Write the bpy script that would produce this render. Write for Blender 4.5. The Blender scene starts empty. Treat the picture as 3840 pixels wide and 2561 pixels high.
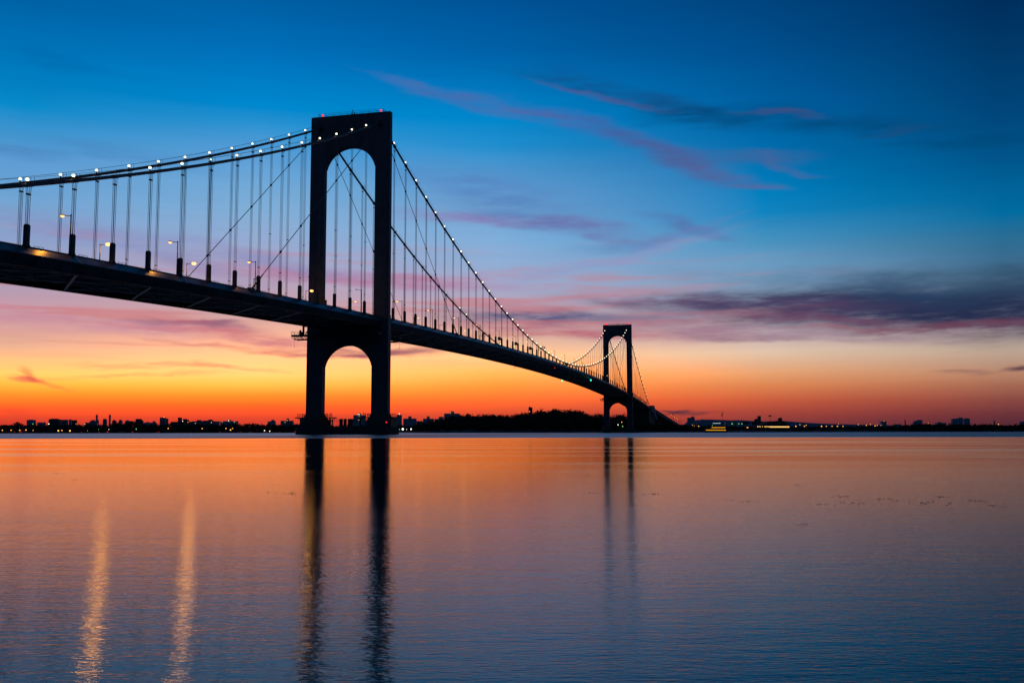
import bpy, bmesh, math, random
from mathutils import Vector, Matrix
random.seed(7)
sc = bpy.context.scene
COL = sc.collection
PI = math.pi

# ------------------------------------------------------------------ camera frame (world metres)
CAM = Vector((136.6947, -312.8421, 0.695))
RT = Vector((0.97048588, 0.24115019, -0.00193298))
UP = Vector((0.02442389, -0.09031109, 0.99561407))
FW = Vector((-0.23991795, 0.96627661, 0.09353546))
FPX = 3617.26
HX = Vector((0.9705, 0.2411, 0)); HF = Vector((-0.2411, 0.9705, 0))   # level axes along / across the near shore

def ray(px, py):
    return FW + RT*((px-1920)/FPX) + UP*((1280.5-py)/FPX)
def at(px, py, depth):
    d = ray(px, py); return CAM + d*(depth/(d.x*HF.x+d.y*HF.y))
def depth_of(p):
    return (p.x-CAM.x)*HF.x + (p.y-CAM.y)*HF.y
def lin(c):
    return tuple(((v/255.0)/12.92 if v/255.0 <= .04045 else ((v/255.0+.055)/1.055)**2.4) for v in c)

# ------------------------------------------------------------------ materials
def mat(name, col=(.1,.1,.1), rough=.7, metal=0.0, var=.25, scale=.5, bump=0.0):
    m = bpy.data.materials.new(name); m.use_nodes = True
    nt = m.node_tree; b = nt.nodes['Principled BSDF']
    b.inputs['Roughness'].default_value = rough; b.inputs['Metallic'].default_value = metal
    tc = nt.nodes.new('ShaderNodeNewGeometry')
    n = nt.nodes.new('ShaderNodeTexNoise'); n.inputs['Scale'].default_value = scale; n.inputs['Detail'].default_value = 5
    nt.links.new(tc.outputs['Position'], n.inputs['Vector'])
    mr = nt.nodes.new('ShaderNodeMapRange'); mr.inputs[1].default_value = .3; mr.inputs[2].default_value = .7
    mr.inputs[3].default_value = 1-var; mr.inputs[4].default_value = 1+var
    nt.links.new(n.outputs['Fac'], mr.inputs[0])
    mx = nt.nodes.new('ShaderNodeVectorMath'); mx.operation = 'SCALE'; mx.inputs[0].default_value = col
    nt.links.new(mr.outputs[0], mx.inputs['Scale']); nt.links.new(mx.outputs[0], b.inputs['Base Color'])
    if bump:
        bp = nt.nodes.new('ShaderNodeBump'); bp.inputs['Strength'].default_value = bump; bp.inputs['Distance'].default_value = .1
        nt.links.new(n.outputs['Fac'], bp.inputs['Height']); nt.links.new(bp.outputs[0], b.inputs['Normal'])
    return m
def glow(name, col, strength, sampled=False):
    m = bpy.data.materials.new(name); m.use_nodes = True
    nt = m.node_tree; nt.nodes.clear()
    e = nt.nodes.new('ShaderNodeEmission'); e.inputs[0].default_value = (*col, 1); e.inputs[1].default_value = strength
    o = nt.nodes.new('ShaderNodeOutputMaterial'); nt.links.new(e.outputs[0], o.inputs[0])
    m.cycles.emission_sampling = 'FRONT' if sampled else 'NONE'
    return m
M = {}
M['steel'] = mat('tower_steel', (.05,.068,.09), .6, 0, .22, .35)
M['steel_in'] = mat('portal_steel', (.045,.055,.07), .65, 0, .2, .35)
M['dark'] = mat('dark_steel', (.03,.032,.036), .6)
M['cable'] = mat('cable_paint', (.06,.065,.07), .5)
M['under'] = mat('underside_steel', (.10,.09,.085), .5, .3, .3, .8)
M['brace'] = mat('brace_steel', (.60,.56,.54), .38, .85, .35, .9)
M['concrete'] = mat('concrete', (.06,.052,.045), .9, 0, .3, .3)
M['concrete_pale'] = mat('anchorage_concrete', (.2,.21,.22), .9, 0, .2, .12)
M['asphalt'] = mat('asphalt', (.045,.045,.05), .9)
M['leaf'] = mat('foliage', (.022,.032,.018), .9, 0, .5, .15)
M['bark'] = mat('bark', (.04,.03,.025), .9)
M['soil'] = mat('ground_soil', (.02,.022,.018), .95, 0, .4, .03)
M['bldg'] = [mat('facade_brick', (.22,.17,.2), .9, 0, .2, .1), mat('facade_concrete', (.30,.27,.34), .9, 0, .2, .1), mat('facade_dark', (.05,.045,.05), .9, 0, .2, .1)]  # distance haze painted in: brick and concrete colours made paler than the real walls
M['far_hill'] = mat('distant_hill', (.22,.15,.19), 1, 0, .1, .0004)  # purple of the far haze is put into the base colour
M['weed'] = mat('seaweed', (.012,.014,.014), .4)  # dark tone of the ripple patches, carried by thin translucent meshes
def ripple_mat():
    m = M['weed']; nt = m.node_tree; b = nt.nodes['Principled BSDF']; b.inputs['Alpha'].default_value = .3
ripple_mat()
M['boat'] = mat('boat_paint', (.03,.03,.035), .5)
M['cloth'] = mat('flag_cloth', (.06,.03,.03), .9)
M['sign'] = mat('sign_panel', (.035,.03,.03), .7)
M['white'] = glow('white_lamp', (1,.88,.58), 3)
M['whitesmall'] = glow('dim_white_lamp', (.8,1,.62), 2)
M['sodium'] = glow('sodium_lamp', (1,.42,.11), 3.6)
M['sodium_far'] = glow('sodium_lamp_away', (1,.42,.12), 2.6)
M['sodium_dim'] = glow('sodium_lamp_distant', (1,.44,.12), 3.2)
M['red'] = glow('red_lamp', (1,.01,.03), 2.2)
M['green'] = glow('green_lamp', (.03,1,.5), 3)
M['window_lit'] = glow('lit_window', (1,.62,.18), 1.6)
M['shore_w'] = glow('shore_white', (1,1,.75), 4)
M['shore_o'] = glow('shore_orange', (1,.36,.05), 3)
M['shore_g'] = glow('shore_green', (.3,1,.25), 1.6)
M['ferry_lit'] = glow('ferry_cabin_light', (1,.42,.02), 1.1)
M['deck_white'] = glow('cool_light', (.75,.95,.9), 1.2)

def fairing_mat():
    m = bpy.data.materials.new('fairing_panels'); m.use_nodes = True
    nt = m.node_tree; b = nt.nodes['Principled BSDF']; N = nt.nodes.new; L = nt.links.new
    b.inputs['Roughness'].default_value = .30
    g = N('ShaderNodeNewGeometry'); s = N('ShaderNodeSeparateXYZ'); L(g.outputs['Position'], s.inputs[0])
    d = N('ShaderNodeMath'); d.operation = 'DIVIDE'; d.inputs[1].default_value = 5.975; L(s.outputs[1], d.inputs[0])
    fr = N('ShaderNodeMath'); fr.operation = 'FRACT'; L(d.outputs[0], fr.inputs[0])
    lt = N('ShaderNodeMath'); lt.operation = 'LESS_THAN'; lt.inputs[1].default_value = .03; L(fr.outputs[0], lt.inputs[0])
    fl = N('ShaderNodeMath'); fl.operation = 'FLOOR'; L(d.outputs[0], fl.inputs[0])
    wn = N('ShaderNodeTexWhiteNoise'); wn.noise_dimensions = '1D'; L(fl.outputs[0], wn.inputs['W'])
    n = N('ShaderNodeTexNoise'); n.inputs['Scale'].default_value = .45; n.inputs['Detail'].default_value = 6; L(g.outputs['Position'], n.inputs['Vector'])
    a = N('ShaderNodeMath'); a.operation = 'MULTIPLY_ADD'; a.inputs[1].default_value = .35; a.inputs[2].default_value = .55; L(wn.outputs[0], a.inputs[0])
    a2 = N('ShaderNodeMath'); a2.operation = 'MULTIPLY'; L(a.outputs[0], a2.inputs[0])
    mr = N('ShaderNodeMapRange'); mr.inputs[1].default_value = .3; mr.inputs[2].default_value = .7; mr.inputs[3].default_value = .6; mr.inputs[4].default_value = 1.3; L(n.outputs['Fac'], mr.inputs[0]); L(mr.outputs[0], a2.inputs[1])
    mx = N('ShaderNodeVectorMath'); mx.operation = 'SCALE'; mx.inputs[0].default_value = (.11,.125,.14); L(a2.outputs[0], mx.inputs['Scale'])
    mc = N('ShaderNodeMix'); mc.data_type = 'RGBA'; mc.inputs['B'].default_value = (.008,.009,.01,1); L(lt.outputs[0], mc.inputs['Factor']); L(mx.outputs[0], mc.inputs['A'])
    L(mc.outputs['Result'], b.inputs['Base Color'])
    r = N('ShaderNodeMapRange'); r.inputs[3].default_value = .24; r.inputs[4].default_value = .42; L(n.outputs['Fac'], r.inputs[0]); L(r.outputs[0], b.inputs['Roughness'])
    return m
M['fairing'] = fairing_mat()

# ------------------------------------------------------------------ mesh builder
class MB:
    def __init__(s): s.v = []; s.f = []
    def quadbox(s, P):       # 8 points: bottom 4 ccw, top 4 ccw
        o = len(s.v); s.v += [tuple(p) for p in P]
        s.f += [(o,o+3,o+2,o+1),(o+4,o+5,o+6,o+7)] + [(o+i,o+(i+1)%4,o+4+(i+1)%4,o+4+i) for i in range(4)]
    def box(s, x0,x1,y0,y1,z0,z1):
        s.quadbox([(x0,y0,z0),(x1,y0,z0),(x1,y1,z0),(x0,y1,z0),(x0,y0,z1),(x1,y0,z1),(x1,y1,z1),(x0,y1,z1)])
    def beam(s, a, b, w, h=None):
        a = Vector(a); b = Vector(b); h = h or w; d = (b-a).normalized()
        u = d.cross(Vector((0,0,1)));
        if u.length < 1e-3: u = Vector((1,0,0))
        u.normalize(); t = u.cross(d).normalized(); u = u*w/2; t = t*h/2
        s.quadbox([a-u-t,a+u-t,b+u-t,b-u-t,a-u+t,a+u+t,b+u+t,b-u+t])
    def tube(s, pts, r, n=6, r2=None):
        pts = [Vector(p) for p in pts]; o = len(s.v); K = len(pts)
        for i, p in enumerate(pts):
            d = (pts[min(i+1,K-1)]-pts[max(i-1,0)]).normalized()
            u = d.cross(Vector((0,0,1)))
            if u.length < 1e-3: u = Vector((1,0,0))
            u.normalize(); t = u.cross(d).normalized()
            rr = r if r2 is None else r+(r2-r)*i/(K-1)
            for k in range(n):
                a = 2*PI*k/n; s.v.append(tuple(p+u*math.cos(a)*rr+t*math.sin(a)*rr))
        for i in range(K-1):
            for k in range(n):
                s.f.append((o+i*n+k, o+i*n+(k+1)%n, o+(i+1)*n+(k+1)%n, o+(i+1)*n+k))
        s.f.append(tuple(o+k for k in range(n))[::-1]); s.f.append(tuple(o+(K-1)*n+k for k in range(n)))
    def ball(s, c, r, n=8, m=5, sz=1.0):
        c = Vector(c); o = len(s.v)
        s.v.append((c.x,c.y,c.z+r*sz))
        for j in range(1, m):
            ph = PI*j/m
            for k in range(n):
                a = 2*PI*k/n; s.v.append((c.x+r*math.sin(ph)*math.cos(a), c.y+r*math.sin(ph)*math.sin(a), c.z+r*sz*math.cos(ph)))
        s.v.append((c.x,c.y,c.z-r*sz)); last = len(s.v)-1
        for k in range(n):
            s.f.append((o, o+1+k, o+1+(k+1)%n)); s.f.append((last, last-n+(k+1)%n, last-n+k))
        for j in range(m-2):
            for k in range(n):
                a = o+1+j*n; s.f.append((a+k, a+n+k, a+n+(k+1)%n, a+(k+1)%n))
    def prism(s, prof, axis, a0, a1):
        """prof = list of 2-D points, extruded along axis ('x': (y,z), 'y': (x,z))"""
        o = len(s.v); n = len(prof)
        for a in (a0, a1):
            for p in prof: s.v.append((a,p[0],p[1]) if axis == 'x' else (p[0],a,p[1]))
        s.f.append(tuple(o+i for i in range(n))); s.f.append(tuple(o+n+i for i in range(n))[::-1])
        for i in range(n): s.f.append((o+i, o+n+i, o+n+(i+1)%n, o+(i+1)%n))
    def strip(s, rings):
        """closed cross-section rings joined end to end"""
        o = len(s.v); n = len(rings[0])
        for r in rings: s.v += [tuple(p) for p in r]
        for i in range(len(rings)-1):
            for k in range(n):
                s.f.append((o+i*n+k, o+i*n+(k+1)%n, o+(i+1)*n+(k+1)%n, o+(i+1)*n+k))
        s.f.append(tuple(o+k for k in range(n))[::-1]); e = o+(len(rings)-1)*n; s.f.append(tuple(e+k for k in range(n)))
    def build(s, name, m, parent=None, origin=None, smooth=False):
        me = bpy.data.meshes.new(name)
        o0 = Vector(origin) if origin is not None else Vector((0,0,0))
        me.from_pydata([tuple(Vector(p)-o0) for p in s.v], [], s.f); me.materials.append(m); me.validate(); me.update()
        bm = bmesh.new(); bm.from_mesh(me); bmesh.ops.recalc_face_normals(bm, faces=bm.faces); bm.to_mesh(me); bm.free()
        if smooth:
            for p in me.polygons: p.use_smooth = True
        o = bpy.data.objects.new(name, me); COL.objects.link(o)
        if parent is not None:
            o.parent = parent
            o.location = o0 - wloc(parent)
        else: o.location = o0
        return o
def wloc(o):
    l = Vector(o.location)
    while o.parent: o = o.parent; l += Vector(o.location)
    return l
def empty(name, loc):
    o = bpy.data.objects.new(name, None); COL.objects.link(o); o.location = loc; o.empty_display_size = .5; return o
def tag(o, label=None, cat=None, group=None, kind=None):
    if label: o['label'] = label
    if cat: o['category'] = cat
    if group: o['group'] = group
    if kind: o['kind'] = kind
    return o
def copy_tree(o, loc=None, parent=None):
    c = o.copy(); COL.objects.link(c)
    c.parent = parent
    if loc is not None: c.location = loc
    for ch in list(o.children): copy_tree(ch, None, c)
    return c
ONES = ['','first','second','third','fourth','fifth','sixth','seventh','eighth','ninth','tenth','eleventh','twelfth','thirteenth','fourteenth','fifteenth','sixteenth','seventeenth','eighteenth','nineteenth']
TENS = {2:('twenty','twentieth'),3:('thirty','thirtieth'),4:('forty','fortieth'),5:('fifty','fiftieth'),6:('sixty','sixtieth')}
def nth(n):
    if n < 20: return ONES[n]
    t, u = divmod(n, 10); return TENS[t][1] if u == 0 else TENS[t][0]+'-'+ONES[u]

# ------------------------------------------------------------------ bridge geometry
D = 701.0
def zd(y):
    if y > 957:
        return 31.2 - (y-957)*.0400
    u = (y-350.5)/701; return 46.757-.1457*u-23.82*u*u
def zc(y):
    if 0 <= y <= D: return 48.4+(110.0-48.4)*((y-350.5)/350.5)**2
    t = (-y if y < 0 else y-D)/207.0
    return 110.0+(33.6-110.0)*t-4.4*4*t*(1-t)
HS = 11.3
YM = [13.4+i*(D-26.8)/56 for i in range(57)]
YN = [-(13.19+k*11.951) for k in range(16)]
YF = [D+13.19+k*11.951 for k in range(16)]
YD0, YD1 = -232.0, 957.0

bridge = tag(empty('suspension_bridge', (0,350.5,0)), 'long dark suspension bridge with two arched towers crossing the water', 'bridge')

# towers
def arch_profile(hw, ztop, zspring, xout, zb):
    """outline of a portal panel with an arch cut in its underside"""
    rise = ztop-zspring; R = (hw*hw+rise*rise)/(2*rise); zcn = ztop-R; a0 = math.atan2(zspring-zcn, hw)
    pts = []
    K = 22
    for i in range(K+1):
        a = a0+(PI-2*a0)*i/K; pts.append((R*math.cos(a), zcn+R*math.sin(a)))
    return pts
def make_tower(Y, zbase):
    body = None
    for (hw, za, zs, z1, dp) in ((9.45,101.7,94.3,113.3,.95), (9.1,30.9,23.7,41.3,1.25)):
        t = MB()
        arc = arch_profile(hw, za, zs, 0, 0)
        for i in range(len(arc)-1):
            (xa,z_a),(xb,z_b) = arc[i], arc[i+1]
            t.quadbox([(xb,Y-dp,z_b),(xa,Y-dp,z_a),(xa,Y+dp,z_a),(xb,Y+dp,z_b),(xb,Y-dp,z1),(xa,Y-dp,z1),(xa,Y+dp,z1),(xb,Y+dp,z1)])
        for sgn in (-1,1):
            x0,x1 = sorted((sgn*hw, sgn*9.9)); t.box(x0,x1,Y-dp,Y+dp,zs,z1)
        if body is None: body = t.build('tower', M['steel_in'], bridge, (0,Y,0))
        else: t.build('lower_portal', M['steel_in'], body, (0,Y,30))
    for sgn in (-1,1):
        l = MB()
        def bx(xa,xb,dp,z0,z1): x0,x1 = sorted((sgn*xa,sgn*xb)); l.box(x0,x1,Y-dp,Y+dp,z0,z1)
        bx(9.6,12.0,.98,41.3,113.55); bx(9.2,12.0,1.3,zbase,41.25)
        bx(12.0,14.6,1.18,41.3,113.6); bx(12.0,14.6,1.5,zbase,41.25)
        bx(14.6,15.15,1.02,41.3,113.45); bx(14.6,15.25,1.32,zbase,41.25)
        bx(12.6,12.9,1.24,43,110.5); bx(13.7,14.0,1.24,43,110.5); bx(10.6,10.85,1.03,43,110)     # raised plate edges
        bx(12.6,12.9,1.56,zbase,37); bx(13.7,14.0,1.56,zbase,37); bx(10.4,10.65,1.36,zbase,37)
        l.build('leg', M['steel'], body, (sgn*12.3,Y,zbase))
    r = MB()
    for (a,b) in (((-15.1,113.3),(15.1,113.68)),): r.box(-15.12,15.12,Y-1.05,Y+1.05,113.62,113.72)
    r.build('roof_slab', M['steel'], body, (0,Y,113.7))
    for k in range(-2,3):          # vertical seams of the portal
        s = MB(); s.box(k*3.25-.12,k*3.25+.12,Y-1.03,Y-.94,102.3,113.2); s.build('pilaster', M['steel'], body, (k*3.25,Y-1,107))
    for k in range(6):
        x = -8.15+k*3.26; w = MB()
        prof = [(x-.42,108.7),(x+.42,108.7)]+[(x+.42*math.cos(a),110.9+.42*math.sin(a)) for a in [PI*i/8 for i in range(9)]]
        w.prism(prof, 'y', Y-.965, Y-.90); w.build('window', M['dark'], body, (x,Y-.96,110))
    r = MB()
    for y in (Y-.9, Y+.9):
        r.beam((-12.45,y,114.85),(12.45,y,114.85),.06); r.beam((-12.45,y,114.25),(12.45,y,114.25),.06)
        for i in range(10): x = -12.45+i*24.9/9; r.beam((x,y,113.7),(x,y,114.9),.08)
    for x in (-12.45,12.45):
        r.beam((x,Y-.9,114.85),(x,Y+.9,114.85),.06); r.beam((x,Y-.9,114.25),(x,Y+.9,114.25),.06)
    r.tube([(.2,Y,113.7),(.25,Y,115.3),(.6,Y,115.7)], .12, 6); r.box(-.1,.3,Y-.15,Y+.15,113.7,114.6); r.ball((1.0,Y,114.2),.3)
    r.build('roof_railing', M['dark'], body, (0,Y,114))
    for sgn in (-1,1):
        s = MB(); s.box(sgn*HS-.7,sgn*HS+.7,Y-1.7,Y+1.7,108.6,110.3)
        s.build('cable_saddle', M['dark'], body, (sgn*HS,Y,109.6))
    return body
tw1 = make_tower(0, 6.4); tw2 = make_tower(D, 4.0)
tw1['label'] = 'near tower, tall arched portal standing in the water'; tw2['label'] = 'far tower, small arched portal by the wooded shore'

# near pier
def make_pier(Y, near):
    p = MB()
    prof = []
    for i in range(25):
        a = PI*i/24-PI/2; prof.append((11.0+6.9*abs(math.cos(a))**.5, 7.4*math.copysign(abs(math.sin(a))**.7, math.sin(a))))
    pl = prof+[(-x,-y) for x,y in prof]
    top = 2.55
    o = 0
    n = len(pl); p.v = [(x,Y+y,-3) for x,y in pl]+[(x*.995,Y+y*.99,top) for x,y in pl]
    p.f = [tuple(range(n))[::-1], tuple(range(n,2*n))]+[(i,(i+1)%n,n+(i+1)%n,n+i) for i in range(n)]
    pr = p.build('pier', M['concrete'], bridge, (0,Y,0))
    for sgn in (-1,1):
        q = MB(); rings = []
        for (z, hx, hy) in ((2.5,4.95,4.2),(3.6,4.95,4.2),(4.5,4.75,4.0),(5.2,4.35,3.6),(5.9,3.85,3.0),(6.5,3.5,2.5),(7.0,3.2,2.0),(7.3,3.12,1.75)):
            c = 12.25*sgn
            r = []
            for k in range(20):
                a = 2*PI*k/20; ca, sa = math.cos(a), math.sin(a); e = .55
                r.append((c+hx*math.copysign(abs(ca)**e,ca), Y+hy*math.copysign(abs(sa)**e,sa), z))
            rings.append(r)
        q.strip(rings); q.build('pedestal', M['concrete'], pr, (12.25*sgn,Y,3))
        if near:
            # work platforms around the leg foot
            for (xa,xb) in ((5.0,9.2),(15.3,18.9 if sgn < 0 else 17.9)):
                w = MB(); a,b = sorted((sgn*xa,sgn*xb)); w.box(a,b,Y-2.2,Y+2.2,5.65,6.0)
                ra, rb = sorted((sgn*(xa+1.8 if xa<6 else xa), sgn*(xb if xa<6 else xb-1.0)))
                for y in (Y-2.1,Y+2.1):
                    for z in (6.55,7.1): w.beam((ra,y,z),(rb,y,z),.13)
                    for i in range(4): x = ra+(rb-ra)*i/3; w.beam((x,y,6),(x,y,7.2),.13)
                xe = sgn*(xa+.3) if xa < 6 else sgn*(xb-.4); xi = sgn*(xa+3.0) if xa < 6 else sgn*(xb-3.2)
                for y in (Y-1.8,Y+1.8): w.beam((xe if xa<6 else sgn*(xb-.9),y,5.8),(xi,y,3.9),.16)
                if xa < 6:
                    for xq in (5.3,7.0):
                        w.tube([(sgn*xq-.18,Y-2.1,5.9),(sgn*xq-.18,Y-2.1,7.5),(sgn*xq+.18,Y-2.1,7.5),(sgn*xq+.18,Y-2.1,6.6)], .06, 5)
                w.build('work_platform', M['dark'], pr, ((a+b)/2,Y,5.9))
    if near:
        g = MB()
        for x in (-4.9,-4.1,-1.3,-.4,.3,1.9,2.6,3.4,6.2):
            g.box(x-.16,x+.16,Y-3.6,Y-3.2,2.5,5.35)
        for x in (-5.0,-.9,.8,2.2,2.9): g.box(x-.34,x+.34,Y-3.5,Y-3.2,2.5,5.4)
        for z in (4.7,5.2): g.beam((-5.3,Y-3.4,z),(7.0,Y-3.4,z),.10); pass
        for i in range(18): x = -3.8+i*.6; g.beam((x,Y-3.4,2.5),(x,Y-3.4,5.0),.04)
        g.box(-5.6,-5.0,Y-3.5,Y-3.1,3.2,4.2)
        g.build('safety_fence', M['dark'], pr, (0,Y,3))
        g = MB(); g.box(-16.6,-15.7,Y-3.0,Y-2.4,2.5,5.6); g.beam((-16,Y-2.7,5.2),(-14.8,Y-2.7,5.2),.12); g.beam((-16,Y-2.7,4.7),(-14.8,Y-2.7,4.7),.12); g.build('fender_post', M['dark'], pr, (-16,Y,3))
        g = MB(); g.box(15.0,17.2,Y-3.0,Y+3.0,2.5,5.7); g.build('equipment_cabin', M['dark'], pr, (16,Y,3))
    return pr
make_pier(0, True); make_pier(D, False)

# deck
def station(y0, y1, step=5.975):
    n = max(1, int(round((y1-y0)/step))); return [y0+(y1-y0)*i/n for i in range(n+1)]
ys = station(YD0, YD1)
d = MB(); d.strip([[(-11.2,y,zd(y)-.15),(11.2,y,zd(y)-.15),(11.2,y,zd(y)-.55),(-11.2,y,zd(y)-.55)] for y in ys])
deck = d.build('deck', M['asphalt'], bridge, (0,350.5,46))
for sgn in (-1,1):
    f = MB()
    f.strip([[(sgn*10.95,y,zd(y)+.15),(sgn*11.25,y,zd(y)+.12),(sgn*13.25,y,zd(y)-1.52),(sgn*13.28,y,zd(y)-1.68),(sgn*12.0,y,zd(y)-3.42),(sgn*11.75,y,zd(y)-3.42),(sgn*11.5,y,zd(y)-2.0)] for y in ys])
    f.build('fairing', M['fairing'], deck, (sgn*12,350.5,45))
    g = MB()
    g.strip([[(sgn*11.2,y,zd(y)-.3),(sgn*11.35,y,zd(y)-.3),(sgn*11.35,y,zd(y)-3.5),(sgn*11.2,y,zd(y)-3.5)] for y in ys])
    g.strip([[(sgn*10.9,y,zd(y)-3.5),(sgn*11.7,y,zd(y)-3.5),(sgn*11.7,y,zd(y)-3.6),(sgn*10.9,y,zd(y)-3.6)] for y in ys])
    g.build('girder', M['under'], deck, (sgn*11.3,350.5,43))
g = MB()
for y in station(YD0+2, YD1-2): g.box(-11.15,11.15,y-.15,y+.15,zd(y)-2.0,zd(y)-.56)
g.build('floor_beams', M['under'], deck, (0,350.5,44))
g = MB()
yy = [-226.3+k*23.9 for k in range(50)]
for a, b in zip(yy, yy[1:]):
    if b < 950:
        g.beam((11.0,a,zd(a)-3.38),(-11.0,b,zd(b)-3.38),.55,.18)
        g.beam((-11.0,a,zd(a)-3.2),(11.0,b,zd(b)-3.2),.42,.14)
        g.beam((-11,a,zd(a)-3.25),(11,a,zd(a)-3.25),.30,.3)
g.build('lateral_bracing', M['brace'], deck, (0,350.5,43))
g = MB()
for x in (-5.5,5.5,0): g.strip([[(x-.15,y,zd(y)-2.0),(x+.15,y,zd(y)-2.0),(x+.15,y,zd(y)-2.9),(x-.15,y,zd(y)-2.9)] for y in ys])
g.build('stringers', M['brace'], deck, (0,350.5,43))
for sgn in (-1,1):
    g = MB(); g.strip([[(sgn*11.2,y,zd(y)-.05),(sgn*11.42,y,zd(y)-.05),(sgn*11.42,y,zd(y)+.2),(sgn*11.2,y,zd(y)+.2)] for y in ys])
    for y in YM+YN+YF:
        y0 = y+2.0; y1 = y+4.4
        for z in (.45,): g.beam((sgn*11.3,y0,zd(y0)+z),(sgn*11.3,y1,zd(y1)+z),.06)
        for yq in (y0,(y0+y1)/2,y1): g.beam((sgn*11.3,yq,zd(yq)+.1),(sgn*11.3,yq,zd(yq)+.48),.06)
    g.build('edge_curb', M['dark'], deck, (sgn*11.3,350.5,47))
g = MB()
g.strip([[(-.35,y,zd(y)-.14),(.35,y,zd(y)-.14),(.15,y,zd(y)+.7),(-.15,y,zd(y)+.7)] for y in ys])
g.build('median_barrier', M['concrete'], deck, (0,350.5,47))

# main cables
for sgn in (-1,1):
    pts = [(-sgn*0+sgn*HS,y,zc(y)) for y in [-207+i*207/18 for i in range(18)]+[D*i/64 for i in range(65)]+[D+207*i/18 for i in range(1,19)]]
    c = MB(); c.tube(pts, .37, 10); cb = c.build('main_cable', M['cable'], bridge, (sgn*HS,350.5,60), smooth=True)
    h = MB()
    for off in (-.38,.38): h.tube([(p[0]+off,p[1],p[2]+1.35) for p in pts], .028, 4)
    for y in YM+YN+YF:
        for off in (-.38,.38): h.beam((sgn*HS+off,y+.9,zc(y+.9)+.2),(sgn*HS+off,y+.9,zc(y+.9)+1.4),.05)
    h.build('hand_rope', M['dark'], cb, (sgn*HS,350.5,62))
for sgn in (-1,1):
    g = MB(); g.box(sgn*HS-.5,sgn*HS+.5,345.5,355.5,47.4,49.0)
    g.build('centre_clamp', M['dark'], bridge, (sgn*HS,350.5,48))

# stay cables
for (ya, yb, yt) in ((-88.5,0,0),(91.5,0,0),(D-91.5,D,D),(D+88.5,D,D)):
    for sgn in (-1,1):
        s = MB(); za = zd(ya)+.2; d0 = 1 if ya > yt else -1
        A = Vector((sgn*HS,ya,za)); B = Vector((sgn*HS,yt+d0*1.2,108.9))
        s.tube([A, B], .11, 6)
        s.tube([A, A+(B-A)*.07], .26, 8, .15); s.box(sgn*HS-.45,sgn*HS+.45,ya-1.3,ya+1.3,za-.3,za+.35)
        for y in YM+YN+YF:
            if min(ya,yt) < y < max(ya,yt):
                q = A+(B-A)*((y-ya)/(B.y-ya)); s.beam(q-(B-A).normalized()*.45, q+(B-A).normalized()*.45, .42)
        s.build('stay_cable', M['cable'], bridge, A)

# suspenders
def susp_parts(sgn, y, rope, sl):
    x = sgn*HS; ztop = zc(y); zdk = zd(y)+.1; hs = min(4.1, max(.6, ztop-zdk-.45))
    zs = zdk+hs
    if sl is not None:
        w, dd = .42, .40
        if hs > 3.9:
            sl.quadbox([(x-w-.12,y-dd-.12,zdk),(x+w+.12,y-dd-.12,zdk),(x+w+.12,y+dd+.12,zdk),(x-w-.12,y+dd+.12,zdk),(x-w-.04,y-dd-.04,zdk+.35),(x+w+.04,y-dd-.04,zdk+.35),(x+w+.04,y+dd+.04,zdk+.35),(x-w-.04,y+dd+.04,zdk+.35)])
        sl.box(x-w,x+w,y-dd,y+dd,zdk,zs-.25)
        for ox in (-.18,.18):
            for oy in (-.22,.22):
                sl.quadbox([(x+ox-.17,y+oy-.17,zs-.26),(x+ox+.17,y+oy-.17,zs-.26),(x+ox+.17,y+oy+.17,zs-.26),(x+ox-.17,y+oy+.17,zs-.26),(x+ox-.06,y+oy-.06,zs),(x+ox+.06,y+oy-.06,zs),(x+ox+.06,y+oy+.06,zs),(x+ox-.06,y+oy+.06,zs)])
    s = (zc(y+.5)-zc(y-.5))
    rope.beam((x,y-.62,ztop-.62*s),(x,y+.62,ztop+.62*s),.78)
    zt = ztop-1.7
    if zt > zs+.3:
        rope.box(x-.24,x+.24,y-.42,y+.42,zt-.12,zt+.12)
        for ox in (-.16,.16):
            for oy in (-.34,.34):
                rope.beam((x+ox,y+oy*1.35,ztop-.25),(x+ox,y+oy,zt),.065)
                rope.beam((x+ox,y+oy,zt),(x+ox,y+oy*.8,zs-.2),.065)
        if zt-zs > 22:
            zq = zs+2.2; rope.box(x-.22,x+.22,y-.36,y+.36,zq-.07,zq+.07)
            if zt-zs > 44: zq = zs+20; rope.box(x-.22,x+.22,y-.36,y+.36,zq-.07,zq+.07)
items = []
for sgn in (-1,1):
    for y in YM+YN[:15]+YF[:15]:
        dp = depth_of(Vector((sgn*HS,y,0)));
        if dp < 20: continue
        lat = (sgn*HS-CAM.x)*HX.x+(y-CAM.y)*HX.y
        vis = abs(lat/dp) < .56
        items.append(((zc(y)-zd(y)+ (3 if sgn>0 else 0))/dp if vis else 0, sgn, y))
items.sort(reverse=True)
rest = MB(); rests = MB()
for k, (sz, sgn, y) in enumerate(items):
    if k < 100:
        r = MB(); s = MB(); susp_parts(sgn, y, r, s)
        ro = r.build('suspender', M['cable'], bridge, (sgn*HS,y,zc(y)))
        s.build('anchor_sleeve', M['dark'], ro, (sgn*HS,y,zd(y)))
    else: susp_parts(sgn, y, rest, rests)
ro = tag(rest.build('suspender', M['cable'], bridge, (0,600,60)), kind='stuff')
tag(rests.build('anchor_sleeve', M['dark'], ro, (0,600,45)), kind='stuff')

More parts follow.
